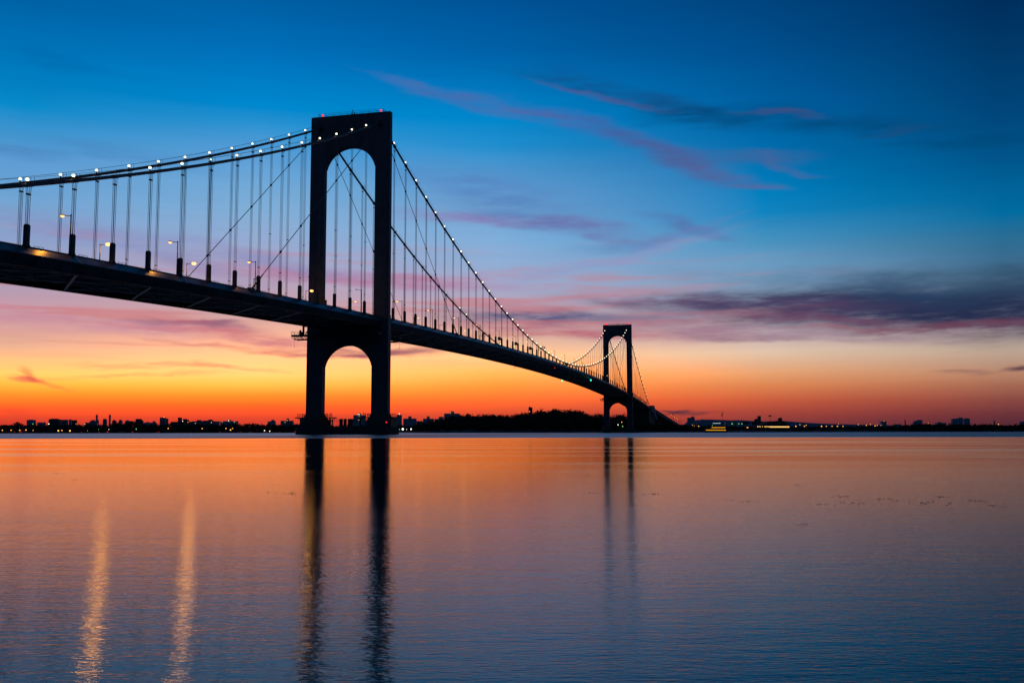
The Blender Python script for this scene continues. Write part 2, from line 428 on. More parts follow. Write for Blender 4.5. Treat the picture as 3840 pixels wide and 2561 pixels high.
# anchorages
for sg, y0 in ((1,0),(-1,701)):
    def yy_(v): return v if sg > 0 else 701-v
    a = MB(); a.prism([(yy_(p),q) for p,q in ((885,1.0),(885,27.5),(911,27.8),(911,33.6),(939,34.2),(947,31.0),(962,26),(962,1.0))], 'x', -13.0, 13.0)
    an = a.build('anchorage', M['concrete'], bridge, (0,yy_(930),1))
    for sx in (-1,1):
        a = MB(); x0, x1 = sorted((sx*13.0, sx*14.6)); a.prism([(yy_(p),q) for p,q in ((908,26),(911,33.8),(939,34.6),(947,31.2),(978,17.5),(955,17.3),(930,25))], 'x', x0, x1)
        a.build('buttress', M['concrete_pale'], an, (sx*14,yy_(940),26))
# approach viaduct
va = tag(empty('approach_viaduct', (0,1250,0)), 'low viaduct sloping down to land beyond the farther tower', 'viaduct')
ys2 = station(980, 1560, 12)
v = MB(); v.strip([[(-11.5,y,zd(y)+.9),(11.5,y,zd(y)+.9),(11.5,y,zd(y)-.6),(8,y,zd(y)-1.5),(-8,y,zd(y)-1.5),(-11.5,y,zd(y)-.6)] for y in ys2]); v.build('roadway', M['concrete'], va, (0,1250,20))
v = MB(); v.strip([[(11.2,y,zd(y)-1.6),(11.5,y,zd(y)-1.6),(11.5,y,zd(y)-3.4),(11.2,y,zd(y)-3.4)] for y in ys2]); v.build('girder', M['concrete_pale'], va, (11.4,1250,18))
for k in range(14):
    y = 1010+k*36
    if zd(y) > 6:
        v = MB(); v.box(-8,-5,y-1,y+1,0,zd(y)-1.4); v.box(5,8,y-1,y+1,0,zd(y)-1.4); v.box(-11.3,11.3,y-1.2,y+1.2,zd(y)-3.3,zd(y)-1.45); v.build('support_pier', M['concrete'], va, (0,y,0))

# ------------------------------------------------------------------ lamps on the deck
def make_street_lamp(y, sgn, lit, label, z=None, x=9.5, with_box=False, hgt=8.3, arm=2.3, R=.40, cat='street lamp', grp='street lamps along the bridge deck'):
    base = Vector((sgn*x, y, (zd(y)-.1) if z is None else z))
    t = tag(empty('street_lamp', base), label, cat, grp)
    p = MB(); p.tube([base, base+Vector((0,0,hgt))], .15 if hgt < 9 else .24, 8, .10 if hgt < 9 else .2); p.box(base.x-.2,base.x+.2,y-.2,y+.2,base.z,base.z+.6)
    p.ball(base+Vector((0,0,hgt)), .17, 6, 4)
    po = p.build('pole', M['dark'], t, base)
    q = MB(); q.tube([base+Vector((0,0,hgt-.1)), base+Vector((-sgn*arm,0,hgt+.02))], .075, 6); q.build('arm', M['dark'], t, base+Vector((0,0,hgt)))
    h = MB(); e = base+Vector((-sgn*(arm+.45),0,hgt+.05)); h.ball(e+Vector((0,0,.12)), .42, 8, 5, .35); hd = h.build('lamp_head', M['dark'], t, e)
    if lit:
        b = MB(); b.ball(e-Vector((0,0,.12)), R, 8, 5, .62); b.build('bulb', lit, hd, e-Vector((0,0,.1)))
    if lit and lit is not M['sodium_dim']:
        near = sgn > 0
        ld = bpy.data.lights.new('lamp_light', 'SPOT' if near else 'POINT'); ld.color = (1,.37,.03); ld.energy = SPOTW if near else ((POINTW if y < -20 else POINTW*.55) if y < 0 else POINTW*.10); ld.shadow_soft_size = .18
        if near: ld.spot_size = math.radians(126); ld.spot_blend = .4
        lo = bpy.data.objects.new('lamp_light', ld); COL.objects.link(lo); lo.parent = hd; lo.location = (0,0,-.62 if near else -.85)
    if with_box:
        b = MB(); b.box(base.x-.75,base.x+.75,y-.25,y+.25,base.z+3.3,base.z+5.0); b.build('control_box', M['sign'], t, base+Vector((0,0,4)))
    return t
SPOTW = 2200; POINTW = 1700
near_l = [-155,-119.2,-83.3,-47.2,-11.4,27.4,63.4,99.6,135.5,171.8,208.4,244.4,281.2,318,353.4,391,427,463,499,535,571,607,643,679]
unlit_near = {-47.2,-11.4,171.8}
k = 0
for y in near_l:
    if y < 0: lab = 'tall lamp post on the near deck edge, %s left of the near tower' % nth(sum(1 for q in near_l if y <= q < 0))
    else: lab = 'tall lamp post on the near deck edge, %s right of the near tower' % nth(sum(1 for q in near_l if 0 < q <= y))
    lit = None if y in unlit_near else (M['sodium_far'] if y < 240 else M['sodium_dim'])
    make_street_lamp(y, 1, lit, lab, with_box=y in (171.8,208.4,244.4), arm=1.5)
far_l = [-157,-121.2,-85.7,-49.8,-14.5,22.7,58.1,93.5,130.6,165.3,200.9,236.7,272.5,308,344,380,416,452,488,524,560,596,632,668]
for y in far_l:
    if y < 0: lab = 'short-looking lamp post on the far deck edge, %s left of the near tower' % nth(sum(1 for q in far_l if y <= q < 0))
    else: lab = 'short-looking lamp post on the far deck edge, %s right of the near tower' % nth(sum(1 for q in far_l if 0 < q <= y))
    lit = None if y in (-157,-49.8,130.6,308) else (M['sodium'] if y < 0 else (M['sodium_far'] if y < 250 else M['sodium_dim']))
    make_street_lamp(y, -1, lit, lab, R=.62 if y < 0 else .42, arm=1.65)
for k in range(6):
    y = D+20+k*36
    make_street_lamp(y, 1 if k % 2 else -1, M['sodium_dim'] if k % 3 != 1 else None, 'small lamp post on the deck beyond the far tower, %s from the tower' % nth(k+1))
for k in range(15):
    y = 985+k*36
    make_street_lamp(y, -1 if k < 8 else 1, M['sodium_dim'] if k in (0,6,7,9,10,11,12,13) else None, 'thin lamp post on the sloping approach viaduct, %s down the slope' % nth(k+1), z=zd(y)+.9, hgt=11, arm=3, R=.5, grp='lamp posts along the approach viaduct')

# cable lamps
proto = {}
def cable_lamp(sgn, y, m, label, R=.40):
    p = Vector((sgn*HS, y-.45, zc(y-.45)))
    key = (m, R)
    if key not in proto:
        t = empty('cable_lamp', p)
        b = MB(); b.box(p.x-.1,p.x+.1,p.y-.1,p.y+.1,p.z+.28,p.z+.8); b.build('bracket', M['dark'], t, p)
        b = MB(); b.ball(p+Vector((0,0,1.05)), R, 8, 6, 1.0); b.build('bulb', m, t, p+Vector((0,0,1.0)))
        proto[key] = t
    else: t = copy_tree(proto[key], p)
    tag(t, label, 'lamp', 'lamps along the main cables'); return t
side = {1: 'near', -1: 'far'}
for sgn in (1,-1):
    for k, y in enumerate(YN[:15]):
        if sgn == 1 and k in (11,): continue
        small = (sgn == 1 and k == 8) or (sgn == 1 and k == 11)
        cable_lamp(sgn, y, M['whitesmall'] if small else M['white'], 'round white lamp on the %s main cable, %s left of the near tower' % (side[sgn]+'er' if 0 else side[sgn], nth(k+1)), .2 if small else .31)
    for k, y in enumerate(YM):
        n = k+1
        if sgn == -1 and n < 14: continue
        small = sgn == -1 and n < 22
        if sgn == -1 and n in (16,17,18): continue
        big = 1.0+.018*n/1.0
        cable_lamp(sgn, y, M['whitesmall'] if small else M['white'], 'round white lamp on the %s main cable, %s right of the near tower' % (side[sgn], nth(n)), .3 if small else round(.31+.008*(n//8),2))
    for k, y in enumerate(YF[:15]):
        if sgn == -1 and k > 4: continue
        cable_lamp(sgn, y, M['white'] if sgn == 1 else M['whitesmall'], 'round white lamp on the %s main cable, %s beyond the far tower' % (side[sgn], nth(k+1)), .42 if sgn == 1 else .34)

# beacons, navigation lights
for (Y, lab, R) in ((0,'near',.38),(D,'far',.8)):
    for sgn in (-1,1):
        p = Vector((sgn*11.2,Y,113.72)); t = tag(empty('beacon_light', p), 'red beacon on the %s tower roof, %s corner' % (lab, 'left' if sgn < 0 else 'right'), 'beacon', 'red beacons on the tower roofs')
        b = MB(); b.beam(p, p+Vector((0,0,.5)), .2); b.build('stand', M['dark'], t, p)
        b = MB(); b.ball(p+Vector((0,0,.8)), R, 8, 6); b.build('bulb', M['red'], t, p+Vector((0,0,.8)))
for (x,y,m,lab,R) in ((-11.6,291.7,'red','red navigation light under the far deck edge, nearest of those below the span',.35),(12.0,305,'red','tiny red navigation light under the near deck edge before midspan',.22),
                 (12.1,450,'green','green navigation light under the near deck edge past midspan',.6),(-11.6,452,'green','green navigation light under the far deck edge past midspan',.5),(-11.6,610,'red','red navigation light under the far deck edge close to the far tower',.5)):
    p = Vector((x,y,zd(y)-3.5)); t = tag(empty('navigation_light', p), lab, 'light', 'navigation lights under the deck')
    b = MB(); b.beam(p, p-Vector((0,0,.6)), .15); b.build('hanger', M['dark'], t, p)
    b = MB(); b.ball(p-Vector((0,0,.8)), R, 8, 5); b.build('bulb', M[m], t, p-Vector((0,0,.8)))
p = Vector((16.6,-5.5,4.2)); t = tag(empty('pier_light', p), 'red warning light on the right end of the near pier', 'light')
b = MB(); b.box(16.4,16.8,-5.5,-3.0,3.6,3.9); b.beam((16.6,-5.4,2.5),(16.6,-5.4,4.0),.12); b.build('stand', M['dark'], t, p)
b = MB(); b.ball((16.6,-5.6,4.15),.24); b.build('bulb', M['red'], t, p)

# maintenance travellers
def traveller(x0, x1, y, zt, zb, label, rope_x, flip=False):
    t = tag(empty('maintenance_platform', ((x0+x1)/2,y,zt)), label, 'platform', 'inspection platforms hung under the deck')
    b = MB(); b.box(x0,x1,y-1.2,y+1.2,zt-.55,zt); b.build('floor', M['dark'], t, ((x0+x1)/2,y,zt))
    b = MB()
    for yy_ in (y-1.1,y+1.1):
        b.beam((x0+1.2,yy_,zb),(x1-1.2,yy_,zb),.3)
        n = int((x1-x0)/1.6)
        for i in range(n):
            xa = x0+1.2+(x1-x0-2.4)*i/n; xb = x0+1.2+(x1-x0-2.4)*(i+1)/n
            b.beam((xa,yy_,zb),(xa,yy_,zt-.5),.12); b.beam((xa,yy_,zt-.5) if i % 2 else (xa,yy_,zb),(xb,yy_,zb) if i % 2 else (xb,yy_,zt-.5),.12)
        b.beam((x0,yy_,zt-.5),(x0+1.2,yy_,zb),.14); b.beam((x1,yy_,zt-.5),(x1-1.2,yy_,zb),.14)
    b.build('truss', M['dark'], t, ((x0+x1)/2,y,zb))
    b = MB()
    for yy_ in (y-1.15,y+1.15):
        for z in (zt+.5,zt+1.05): b.beam((x0,yy_,z),(x1,yy_,z),.05)
        for i in range(24): x = x0+(x1-x0)*i/23; b.beam((x,yy_,zt),(x,yy_,zt+1.1),.05)
    b.tube([(x0+.4,y-1.15,zt),(x0+.1,y-1.15,zt+.6),(x0+.6,y-1.15,zt+1.3),(x0+1.1,y-1.15,zt+.6)],.06,5)
    b.box(x0+2.6,x0+3.6,y-.4,y+.4,zt,zt+1.0); b.ball((x0+2.9,y,zt+1.3),.45); b.build('guard_rail', M['dark'], t, ((x0+x1)/2,y,zt+1))
    b = MB()
    for i in range(5):
        x = -11.0+i*5.5; b.beam((x,y,zt),(x,y,zd(y)-3.5),.45); b.beam((x+.9,y,zt),(x,y,zd(y)-3.5),.2)
    b.box(-13.6,-13.1,y-.3,y+.3,zt,zd(y)-3.2); b.beam((-12.5,y,zt+.2),(-11.0,y,zd(y)-3.5),.25); b.beam((-13.3,y,zd(y)-3.4),(-11,y,zd(y)-3.5),.3)
    b.build('hanger', M['dark'], t, (0,y,zt+2))
    b = MB(); b.tube([(rope_x,y,zt-.4),(rope_x,y,zb-2.2)],.035,5); b.ball((rope_x,y,zb-2.3),.16,6,4); b.build('rope', M['dark'], t, (rope_x,y,zb))
traveller(-17.4, 15.0, -8, 34.3, 32.6, 'truss inspection platform hung under the deck left of the near tower', -16.7)
traveller(-15.0, 14.6, 12, 34.6, 33.0, 'inspection platform under the deck just behind the near tower', 14.4)
traveller(-18.0, 14.0, D-8, 34.8, 33.0, 'tiny inspection platform left of the far tower leg', -17.4)

# signs
t = tag(empty('road_sign', (-9.4,-2.4,41)), 'dark stepped sign boards beside the near tower left leg', 'sign')
b = MB(); b.box(-9.5,-7.35,-2.6,-2.35,45.0,47.0); b.box(-9.5,-8.0,-2.6,-2.35,47.05,48.3); b.build('board', M['sign'], t, (-8.4,-2.5,46.5))
b = MB(); b.beam((-9.3,-2.2,40.8),(-9.3,-2.2,48.3),.2); b.beam((-9.6,-2.2,46),(-7.6,-2.2,46),.12); b.build('post', M['dark'], t, (-9.3,-2.2,44))
def gantry(y, x0, x1, z0, z1, lab, zb=None):
    zb = zd(y) if zb is None else zb
    t = tag(empty('sign_gantry', (x0,y,zb)), lab, 'gantry')
    b = MB()
    for yy_ in (y-.5,y+.5):
        for z in (z0,z1): b.beam((x0,yy_,z),(x1,yy_,z),.14)
        n = max(3,int((x1-x0)/1.3))
        for i in range(n):
            xa = x0+(x1-x0)*i/n; xb = x0+(x1-x0)*(i+1)/n
            b.beam((xa,yy_,z0),(xb,yy_,z1),.08); b.beam((xa,yy_,z0),(xa,yy_,z1),.08)
    b.build('truss', M['dark'], t, (x0,y,z0))
    b = MB(); b.beam((x1,y,zb),(x1,y,z1),.5); b.beam((x0,y,zb),(x0,y,z1),.4); b.build('post', M['dark'], t, (x1,y,zb))
    return t
gantry(282, 6.2, 10.4, 52.6, 54.4, 'small lattice sign gantry on the deck just before midspan')
gantry(432, 4.0, 10.4, 51.5, 53.2, 'small lattice sign gantry on the deck beyond midspan')
gantry(1272, -16.0, 12.2, 27.8, 30.6, 'wide lattice sign gantry over the sloping approach viaduct', 10)

# ------------------------------------------------------------------ land, hills, woods
def hnoise(x, s=1.0):
    return (math.sin(x*1.7*s+.3)+math.sin(x*3.1*s+1.9)*.6+math.sin(x*6.3*s+4.1)*.35+math.sin(x*13.7*s+2.2)*.2)/2.15
def interp(tab, x):
    if x <= tab[0][0]: return tab[0][1]
    for (a,b),(c,d_) in zip(tab, tab[1:]):
        if x <= c: return b+(d_-b)*(x-a)/(c-a)
    return tab[-1][1]
shore = [(-900,2300),(1400,2300),(1500,1500),(1600,1120),(1900,1060),(2300,1036),(2560,1060),(2900,1150),(3400,1350),(4700,1500)]
skyline = [(1500,1603),(1545,1590),(1578,1582),(1625,1575),(1655,1569),(1690,1560),(1727,1556),(1757,1553),(1788,1555),(1819,1557),(1859,1554),(1885,1557),(1931,1556),(1946,1552),(1977,1548),(2007,1544),(2033,1538),(2074,1534),(2115,1539),(2150,1541),(2191,1543),(2201,1552),(2237,1555),(2262,1552),(2290,1561),(2310,1557),(2335,1553),(2352,1561),(2380,1578),(2420,1584),(2460,1588),(2520,1590),(2575,1597),(2640,1603)]
def hill_h(px, dep):     # ground height under the woods
    if px < 1480 or px > 2660: return 2.0
    top = at(px, interp(skyline, px), 1330).z-13
    s0 = interp(shore, px); u = max(0,min(1,(dep-s0)/max(60.,1330-s0)))
    return 1.2+(max(2.0,top)-1.2)*(u*u*(3-2*u))
def land(name, px0, px1, step, deps):
    g = MB(); cols = []
    for px in range(px0, px1+1, step):
        s0 = interp(shore, px)*(1+.012*hnoise(px*.013))
        row = []
        for j, dd in enumerate(deps):
            dep = s0+dd; p = at(px, 1600, dep)
            z = -.6 if j == 0 else (1.1+.3*hnoise(px*.05+j) if j == 1 else hill_h(px, dep)+.8*hnoise(px*.04+j*1.3))
            row.append(len(g.v)); g.v.append((p.x,p.y,z))
        cols.append(row)
    for a, b in zip(cols, cols[1:]):
        for j in range(len(deps)-1): g.f.append((a[j],b[j],b[j+1],a[j+1]))
    return tag(g.build(name, M['soil']), kind='structure')
land('ground', -500, 4400, 20, [0,4,16,60,120,200,280,400,700,1200,3000,9000])

def crown(mb, c, r, hgt, n, leaf):
    c = Vector(c)
    lobes = [(Vector((random.gauss(0,.42)*r, random.gauss(0,.42)*r, random.uniform(.1,.85)*hgt)), random.uniform(.35,.6)*r) for _ in range(6)]
    for _ in range(n):
        l, lr = random.choice(lobes)
        v = Vector((random.gauss(0,1),random.gauss(0,1),random.gauss(0,1))).normalized()*lr*random.uniform(.45,1.05)
        p = c+l+v*Vector((1,1,.8)).length/1.62
        s = leaf*random.uniform(.6,1.4)
        a = Vector((random.gauss(0,1),random.gauss(0,1),random.gauss(0,1))).normalized(); b = a.cross(Vector((random.random(),random.random(),random.random()))).normalized()
        o = len(mb.v); mb.v += [tuple(p+a*s), tuple(p-a*s*.5+b*s*.8), tuple(p-a*s*.5-b*s*.8)]; mb.f.append((o,o+1,o+2))
w = MB()
rnd = random.Random(3)
for row, dep in enumerate((1100,1150,1200,1250,1300,1345)):
    px = 1492 if row > 2 else 1560
    while px < 2650:
        px += rnd.uniform(7,11) if row > 3 else rnd.uniform(9,15)
        if 2470 < px and dep > 1250 and row < 5: pass
        s0 = interp(shore, px)
        if dep < s0+20: continue
        z = hill_h(px, dep); p = at(px, 1600, dep)
        if abs(p.x) < 13 and p.y > 880: continue
        ytop = interp(skyline, px)+rnd.uniform(-5.0,6.0); H = min(15, max(5, at(px, ytop, dep).z-z)) if row > 3 else rnd.uniform(8,13)
        if at(px, ytop, dep).z-z < H: H = max(3.5, at(px, ytop, dep).z-z)
        crown(w, (p.x,p.y,z+H*.08), H*.55, H*.84, 230, .95)
tag(w.build('woodland', M['leaf']), 'dark wooded hill behind and left of the far tower', 'woods', kind='stuff')
w = MB()
for (dep, lo, hi) in ((1045,2.5,5),(1062,3,7)):
    px = 1620
    while px < 2620:
        px += rnd.uniform(7,14); s0 = interp(shore, px)
        if dep < s0+8: continue
        p = at(px,1600,dep+4)
        if abs(p.x) < 22 and abs(p.y-D) < 12: continue
        H = rnd.uniform(lo,hi); crown(w, (p.x,p.y,.8), H*.6, H*.6, 70, .7)
tag(w.build('shore_shrubs', M['leaf']), 'low dark scrub along the bank at the far tower foot', 'shrubs', kind='stuff')
# left far tree line
lt = [(0,1590),(40,1591),(60,1583),(90,1590),(140,1590),(200,1591),(300,1590),(400,1591),(460,1578),(500,1577),(530,1588),(640,1587),(760,1590),(900,1588),(940,1586),(1000,1590),(1080,1590),(1140,1586),(1250,1595),(1400,1596),(1500,1592),(1560,1600)]
w = MB()
for dep in (2330,2420,2520):
    px = -60
    while px < 1640:
        px += rnd.uniform(5,9); p = at(px,1600,dep); zt = at(px, interp(lt,px)+rnd.uniform(-1.5,5)+(5 if dep < 2400 else 0), dep).z
        H = max(5, zt-1.5); crown(w, (p.x,p.y,1.5), 8.5, H*1.02, 60, 2.6)
tag(w.build('treeline', M['leaf']), 'dark tree line on the distant left shore below the skyline', 'trees', kind='stuff')
w = MB()
rt = [(2620,1598),(2700,1597),(2800,1601),(3000,1600),(3300,1599),(3400,1593),(3450,1589),(3550,1590),(3640,1591),(3680,1588),(3720,1594),(3800,1594),(3840,1588),(4000,1590)]
for dep in (1380,1500,1700):
    px = 2600
    while px < 3960:
        px += rnd.uniform(6,12); p = at(px,1600,dep); zt = at(px, interp(rt,px)+rnd.uniform(0,5), dep).z
        H = max(3, zt-1.5); crown(w, (p.x,p.y,1.5), 6, H*1.0, 50, 1.6)
tag(w.build('treeline', M['leaf']), 'low dark tree line along the right shore', 'trees', kind='stuff')

# single trees one can tell apart on the ridge
tree_src = []
for v_ in range(3):
    t = empty('tree', (0,0,-500)); c = MB(); crown(c, (0,0,3.5), 4.6, 8, 420, .75); c.build('crown', M['leaf'], t, (0,0,-500)) if 0 else None
    co = c.build('crown', M['leaf']); co.parent = t; co.location = (0,0,0)
    tr = MB(); tr.tube([(0,0,-2.5),(0.1,0,2),(-.1,.1,6)], .35, 6, .14); tr.tube([(0,0,3),(1.6,.3,6.5)],.14,5,.05); tr.tube([(0,0,2.6),(-1.5,-.4,6)],.14,5,.05)
    to = tr.build('trunk', M['bark']); to.parent = t; to.location = (0,0,0)
    tree_src.append(t)
spots = [(1731,1551,'pointed tree on the ridge at the left end of the wooded hill',1330,12),(1757,1549,'rounded tree top standing above the left shoulder of the wooded hill',1330,12),(1851,1550,'clumpy tree on the ridge left of the hilltop tower',1330,12),
         (2035,1537,'broad tree on the hill just right of the hilltop tower',1330,12),(2075,1533,'tallest tree at the crest of the wooded hill',1330,12),(2155,1538,'wide-crowned tree on the right part of the hill crest',1330,12),(2170,1540,'smaller tree beside the wide-crowned one on the hill crest',1330,11),
         (2252,1551,'tree on the ridge touching the left leg of the far tower',1330,12),(2318,1555,'rounded tree seen through the lower arch of the far tower, left one',1250,14),(2333,1552,'rounded tree seen through the lower arch of the far tower, right one',1250,14),
         (64,1581,'lone high tree above the far left shore tree line',2400,14),(492,1576,'big dark clump of tree above the left shore skyline',2400,16)]
for i, (px, py, lab, dep, H) in enumerate(spots):
    tp = at(px, py, dep); s = H/12.5
    if i < 3: t = tree_src[i]; t.location = (tp.x,tp.y,tp.z-H)
    else: t = copy_tree(tree_src[i%3], (tp.x,tp.y,tp.z-H))
    t.scale = (s*(1.5 if dep > 2000 else 1),)*2+(s,); t.rotation_euler.z = rnd.uniform(0,6)
    tag(t, lab, 'tree', 'single trees on the skyline')

# distant hills
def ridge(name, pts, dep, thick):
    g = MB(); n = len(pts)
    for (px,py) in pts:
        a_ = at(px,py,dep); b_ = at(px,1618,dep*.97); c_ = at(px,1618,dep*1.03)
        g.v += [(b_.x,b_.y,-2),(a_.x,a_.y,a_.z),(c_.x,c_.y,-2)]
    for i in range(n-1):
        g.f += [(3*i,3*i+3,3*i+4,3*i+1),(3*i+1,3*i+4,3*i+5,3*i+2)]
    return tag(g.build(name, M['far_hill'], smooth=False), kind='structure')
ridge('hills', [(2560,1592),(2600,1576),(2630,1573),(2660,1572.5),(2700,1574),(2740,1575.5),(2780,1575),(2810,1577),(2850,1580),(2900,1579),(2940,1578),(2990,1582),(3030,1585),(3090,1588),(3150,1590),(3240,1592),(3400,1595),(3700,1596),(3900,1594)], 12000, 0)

# ------------------------------------------------------------------ buildings
bn = 0
def building(x0, x1, ytop, lab, dep=3200, bump=None, mi=1, lit=(), dome=False, wing=None, zb=1.0, thick=.6):
    """box building between two sight lines at a real distance, roof house (bump) and lit windows as parts"""
    global bn; bn += 1
    a_ = at(x0,ytop,dep); b_ = at(x1,ytop,dep); h = a_.z; W_ = (b_-a_).length; c = (a_+b_)/2
    dv = HF*W_*thick
    t = tag(empty('building', (c.x,c.y,zb)), lab, 'building', 'buildings on the distant skyline')
    m = MB(); A = Vector((a_.x,a_.y,zb)); B = Vector((b_.x,b_.y,zb)); up = Vector((0,0,h-zb))
    m.quadbox([A,B,B+dv,A+dv,A+up,B+up,B+dv+up,A+dv+up])
    if wing:
        for (wx0,wx1,wy) in wing:
            p = at(wx0,wy,dep*1.001); q = at(wx1,wy,dep*1.001); P = Vector((p.x,p.y,zb)); Q = Vector((q.x,q.y,zb)); u2 = Vector((0,0,p.z-zb))
            m.quadbox([P,Q,Q+dv*.9,P+dv*.9,P+u2,Q+u2,Q+dv*.9+u2,P+dv*.9+u2])
    m.build('walls', M['bldg'][mi], t, (c.x,c.y,zb))
    if bump:
        for (bx0,bx1,by) in bump:
            r = MB(); p = at(bx0,by,dep+W_*.15); q = at(bx1,by,dep+W_*.15); P = Vector((p.x,p.y,h-.1)); Q = Vector((q.x,q.y,h-.1)); dd = HF*W_*thick*.5; u2 = Vector((0,0,max(1,p.z-h)))
            r.quadbox([P,Q,Q+dd,P+dd,P+u2,Q+u2,Q+dd+u2,P+dd+u2]); r.build('roof_house', M['bldg'][mi], t, (P.x,P.y,h))
    for (lx,ly,col) in lit:
        p = at(lx,ly,dep-1.5); w_ = MB(); s = dep/3600*1.0
        w_.box(p.x-s,p.x+s,p.y-.3,p.y+.3,p.z-s*.8,p.z+s*.8); w_.build('window', M[col], t, p)
    return t
# left skyline: (x0,x1,top) in photo sight lines
SA = lambda v: v/2.0443
SY = lambda v: 1500+v/2.0443
L = [
 (205,260,152,'squat grey block, leftmost wide building on the left skyline',[(222,245,149)],(),None),
 (285,338,170,'very low flat building right of the leftmost block',None,(),None),
 (372,447,147,'broad flat-roofed block with blue roof lights on the left skyline',[(385,405,142),(415,438,142)],((375,183,'window_lit'),),None),
 (468,512,150,'plain square block right of the broad flat-roofed one',None,(),None),
 (527,545,148,'narrow slab in a close pair on the left skyline',None,(),None),
 (550,583,153,'wider slab of a close pair on the left skyline',None,((583,183,'window_lit'),),None),
 (687,735,160,'stepped low block left of the first slim tower',[(700,722,152)],(),[(650,690,172)]),
 (735,748,112,'slim tall tower, left one of the two slim towers',None,((748,186,'window_lit'),),None),
 (749,757,152,'narrow block clinging to the left slim tower',None,(),None),
 (788,815,148,'small domed block between the two slim towers',[(794,808,142)],(),None),
 (835,848,112,'slim tall tower, right one of the two slim towers',None,(),None),
 (860,888,158,'small stepped block right of the slim towers',[(866,880,152)],(),None),
 (909,935,156,'small pointed block, second right of the slim towers',[(915,928,149)],(),None),
 (957,1003,160,'low grey block next to the big tree clump',[(965,985,154)],(),None),
 (1040,1080,144,'pale topped block with sloping roof on the left skyline',None,(),[(1080,1092,155)]),
 (1225,1265,133,'lattice-fronted tower block with an orange roof light',None,((1258,131,'sodium_dim'),),None),
 (1270,1288,141,'dark narrow block beside the lattice-fronted one',None,(),None),
 (1308,1457,166,'long low building with a tall dark slab on top',[(1364,1380,133),(1395,1435,150),(1405,1420,144)],((1400,160,'shore_w'),(1440,170,'shore_o')),None),
 (1468,1652,162,'very long low housing block with roof bumps left of the pier',[(1508,1530,152),(1555,1620,156),(1598,1613,148)],((1620,172,'shore_o'),(1497,178,'window_lit')),None),
 (1688,1808,161,'long low housing block with one roof bump nearer the pier',[(1742,1765,152)],((1701,166,'window_lit'),(1752,158,'shore_w'),(1797,167,'window_lit')),None),
 (2052,2107,163,'stepped block, second left of the near pier',[(2075,2105,155),(2085,2097,150)],(),None),
 (2151,2240,158,'wide block just left of the near pier with a green roof light',[(2197,2210,140)],((2203,155,'shore_g'),(2185,170,'window_lit')),None),
 (1100,1180,172,'low flat range of buildings between tree clump and lattice tower',[(1120,1135,168),(1170,1185,161)],(),None),
]
for k, (x0,x1,yt,lab,bump,lit,wing) in enumerate(L):
    building(SA(x0),SA(x1),SY(yt),lab,3400+(k*137)%500,[(SA(a_),SA(b_),SY(c_)) for a_,b_,c_ in bump] if bump else None,(k*7)%3 if k % 4 else 1,[(SA(a_),SY(b_),c_) for a_,b_,c_ in lit],wing=[(SA(a_),SA(b_),SY(c_)) for a_,b_,c_ in wing] if wing else None)
SB = lambda v: 1400+v/1.959
TB = lambda v: 1500+v/1.959
L2 = [
 (170,208,108,'tall dark slab partly hidden by the right end of the near pier',None,((190,100,'shore_w'),),None),
 (220,312,135,'broad block with a central roof house right of the near pier',[(257,278,118)],(),None),
 (318,362,154,'low block between the two central-roof-house blocks',None,(),None),
 (365,441,136,'block with roof house nearer the wooded hill',[(393,412,118)],(),None),
 (450,512,138,'stepped low block against the left foot of the wooded hill',[(480,512,122)],(),None),
 (520,630,98,'large dark flat building rising above trees left of the hill',[(563,592,83),(570,578,80)],((568,92,'sodium_dim'),),None)]
for k, (x0,x1,yt,lab,bump,lit,wing) in enumerate(L2):
    building(SB(x0),SB(x1),TB(yt),lab,2650+k*60,[(SB(a_),SB(b_),TB(c_)) for a_,b_,c_ in bump] if bump else None,1,[(SB(a_),TB(b_),c_) for a_,b_,c_ in lit])
building(1325,1368.6,1556.3,'pale tower block seen between the legs of the near tower',2900,[(1340,1353,1550)],1,[(1343,1553.5,'shore_w'),(1348.5,1553.5,'shore_w'),(1346,1560,'window_lit'),(1345.5,1575,'window_lit')])
building(1982,1996.8,1527,'small dark tower house standing on the wooded hilltop',1420,[(1984,1989,1525)],2,[(1985.5,1543,'sodium_dim')],zb=15)
SR = lambda v: 2500+v/1.7545
TR = lambda v: 1500+v/1.7545
L3 = [
 (139,185,116,'blocky tower building just right of the bridge end',[(163,181,108)],((170,165,'window_lit'),),[(130,140,145)]),
 (218,258,136,'mid-size block with square roof house left of the flagpole',[(230,241,125)],(),[(197,220,150)]),
 (388,462,140,'group of bumpy-roofed blocks right of the flagpole',[(398,412,136),(425,447,132)],((430,156,'shore_g'),),None),
 (467,503,141,'block with roof house left of the dark billboard',[(482,495,132)],((475,156,'shore_g'),),None),
 (578,600,126,'grey stepped block left of the black square tower',[(588,598,121)],(),[(562,580,142)]),
 (601,620,104,'black square tower, tallest on the right skyline',None,(),None),
 (621,634,140,'low block right of the black square tower',None,(),None),
 (1412,1446,139,'small lit block with roof house on the right skyline',[(1425,1434,130)],((1410,165,'window_lit'),(1430,137,'window_lit')),None),
 (1637,1683,136,'broad block with rounded left shoulder on the right skyline',[(1650,1682,130)],(),[(1628,1640,144)]),
 (1880,1918,124,'leftmost of three round-topped towers at far right',[(1886,1912,121)],(),None),
 (1919,1950,118,'middle and tallest of three round-topped towers at far right',[(1924,1946,114)],(),None),
 (1957,1995,123,'rightmost of three round-topped towers at far right',[(1963,1990,119)],(),None),
 (1502,1545,158,'low pale shed near the thin chimney',None,(),None),
 (1780,1840,149,'low dark range between the broad block and three towers',[(1790,1805,144)],(),None),
 (2330,2360,140,'dark block cut by the right edge of the picture',None,(),None)]
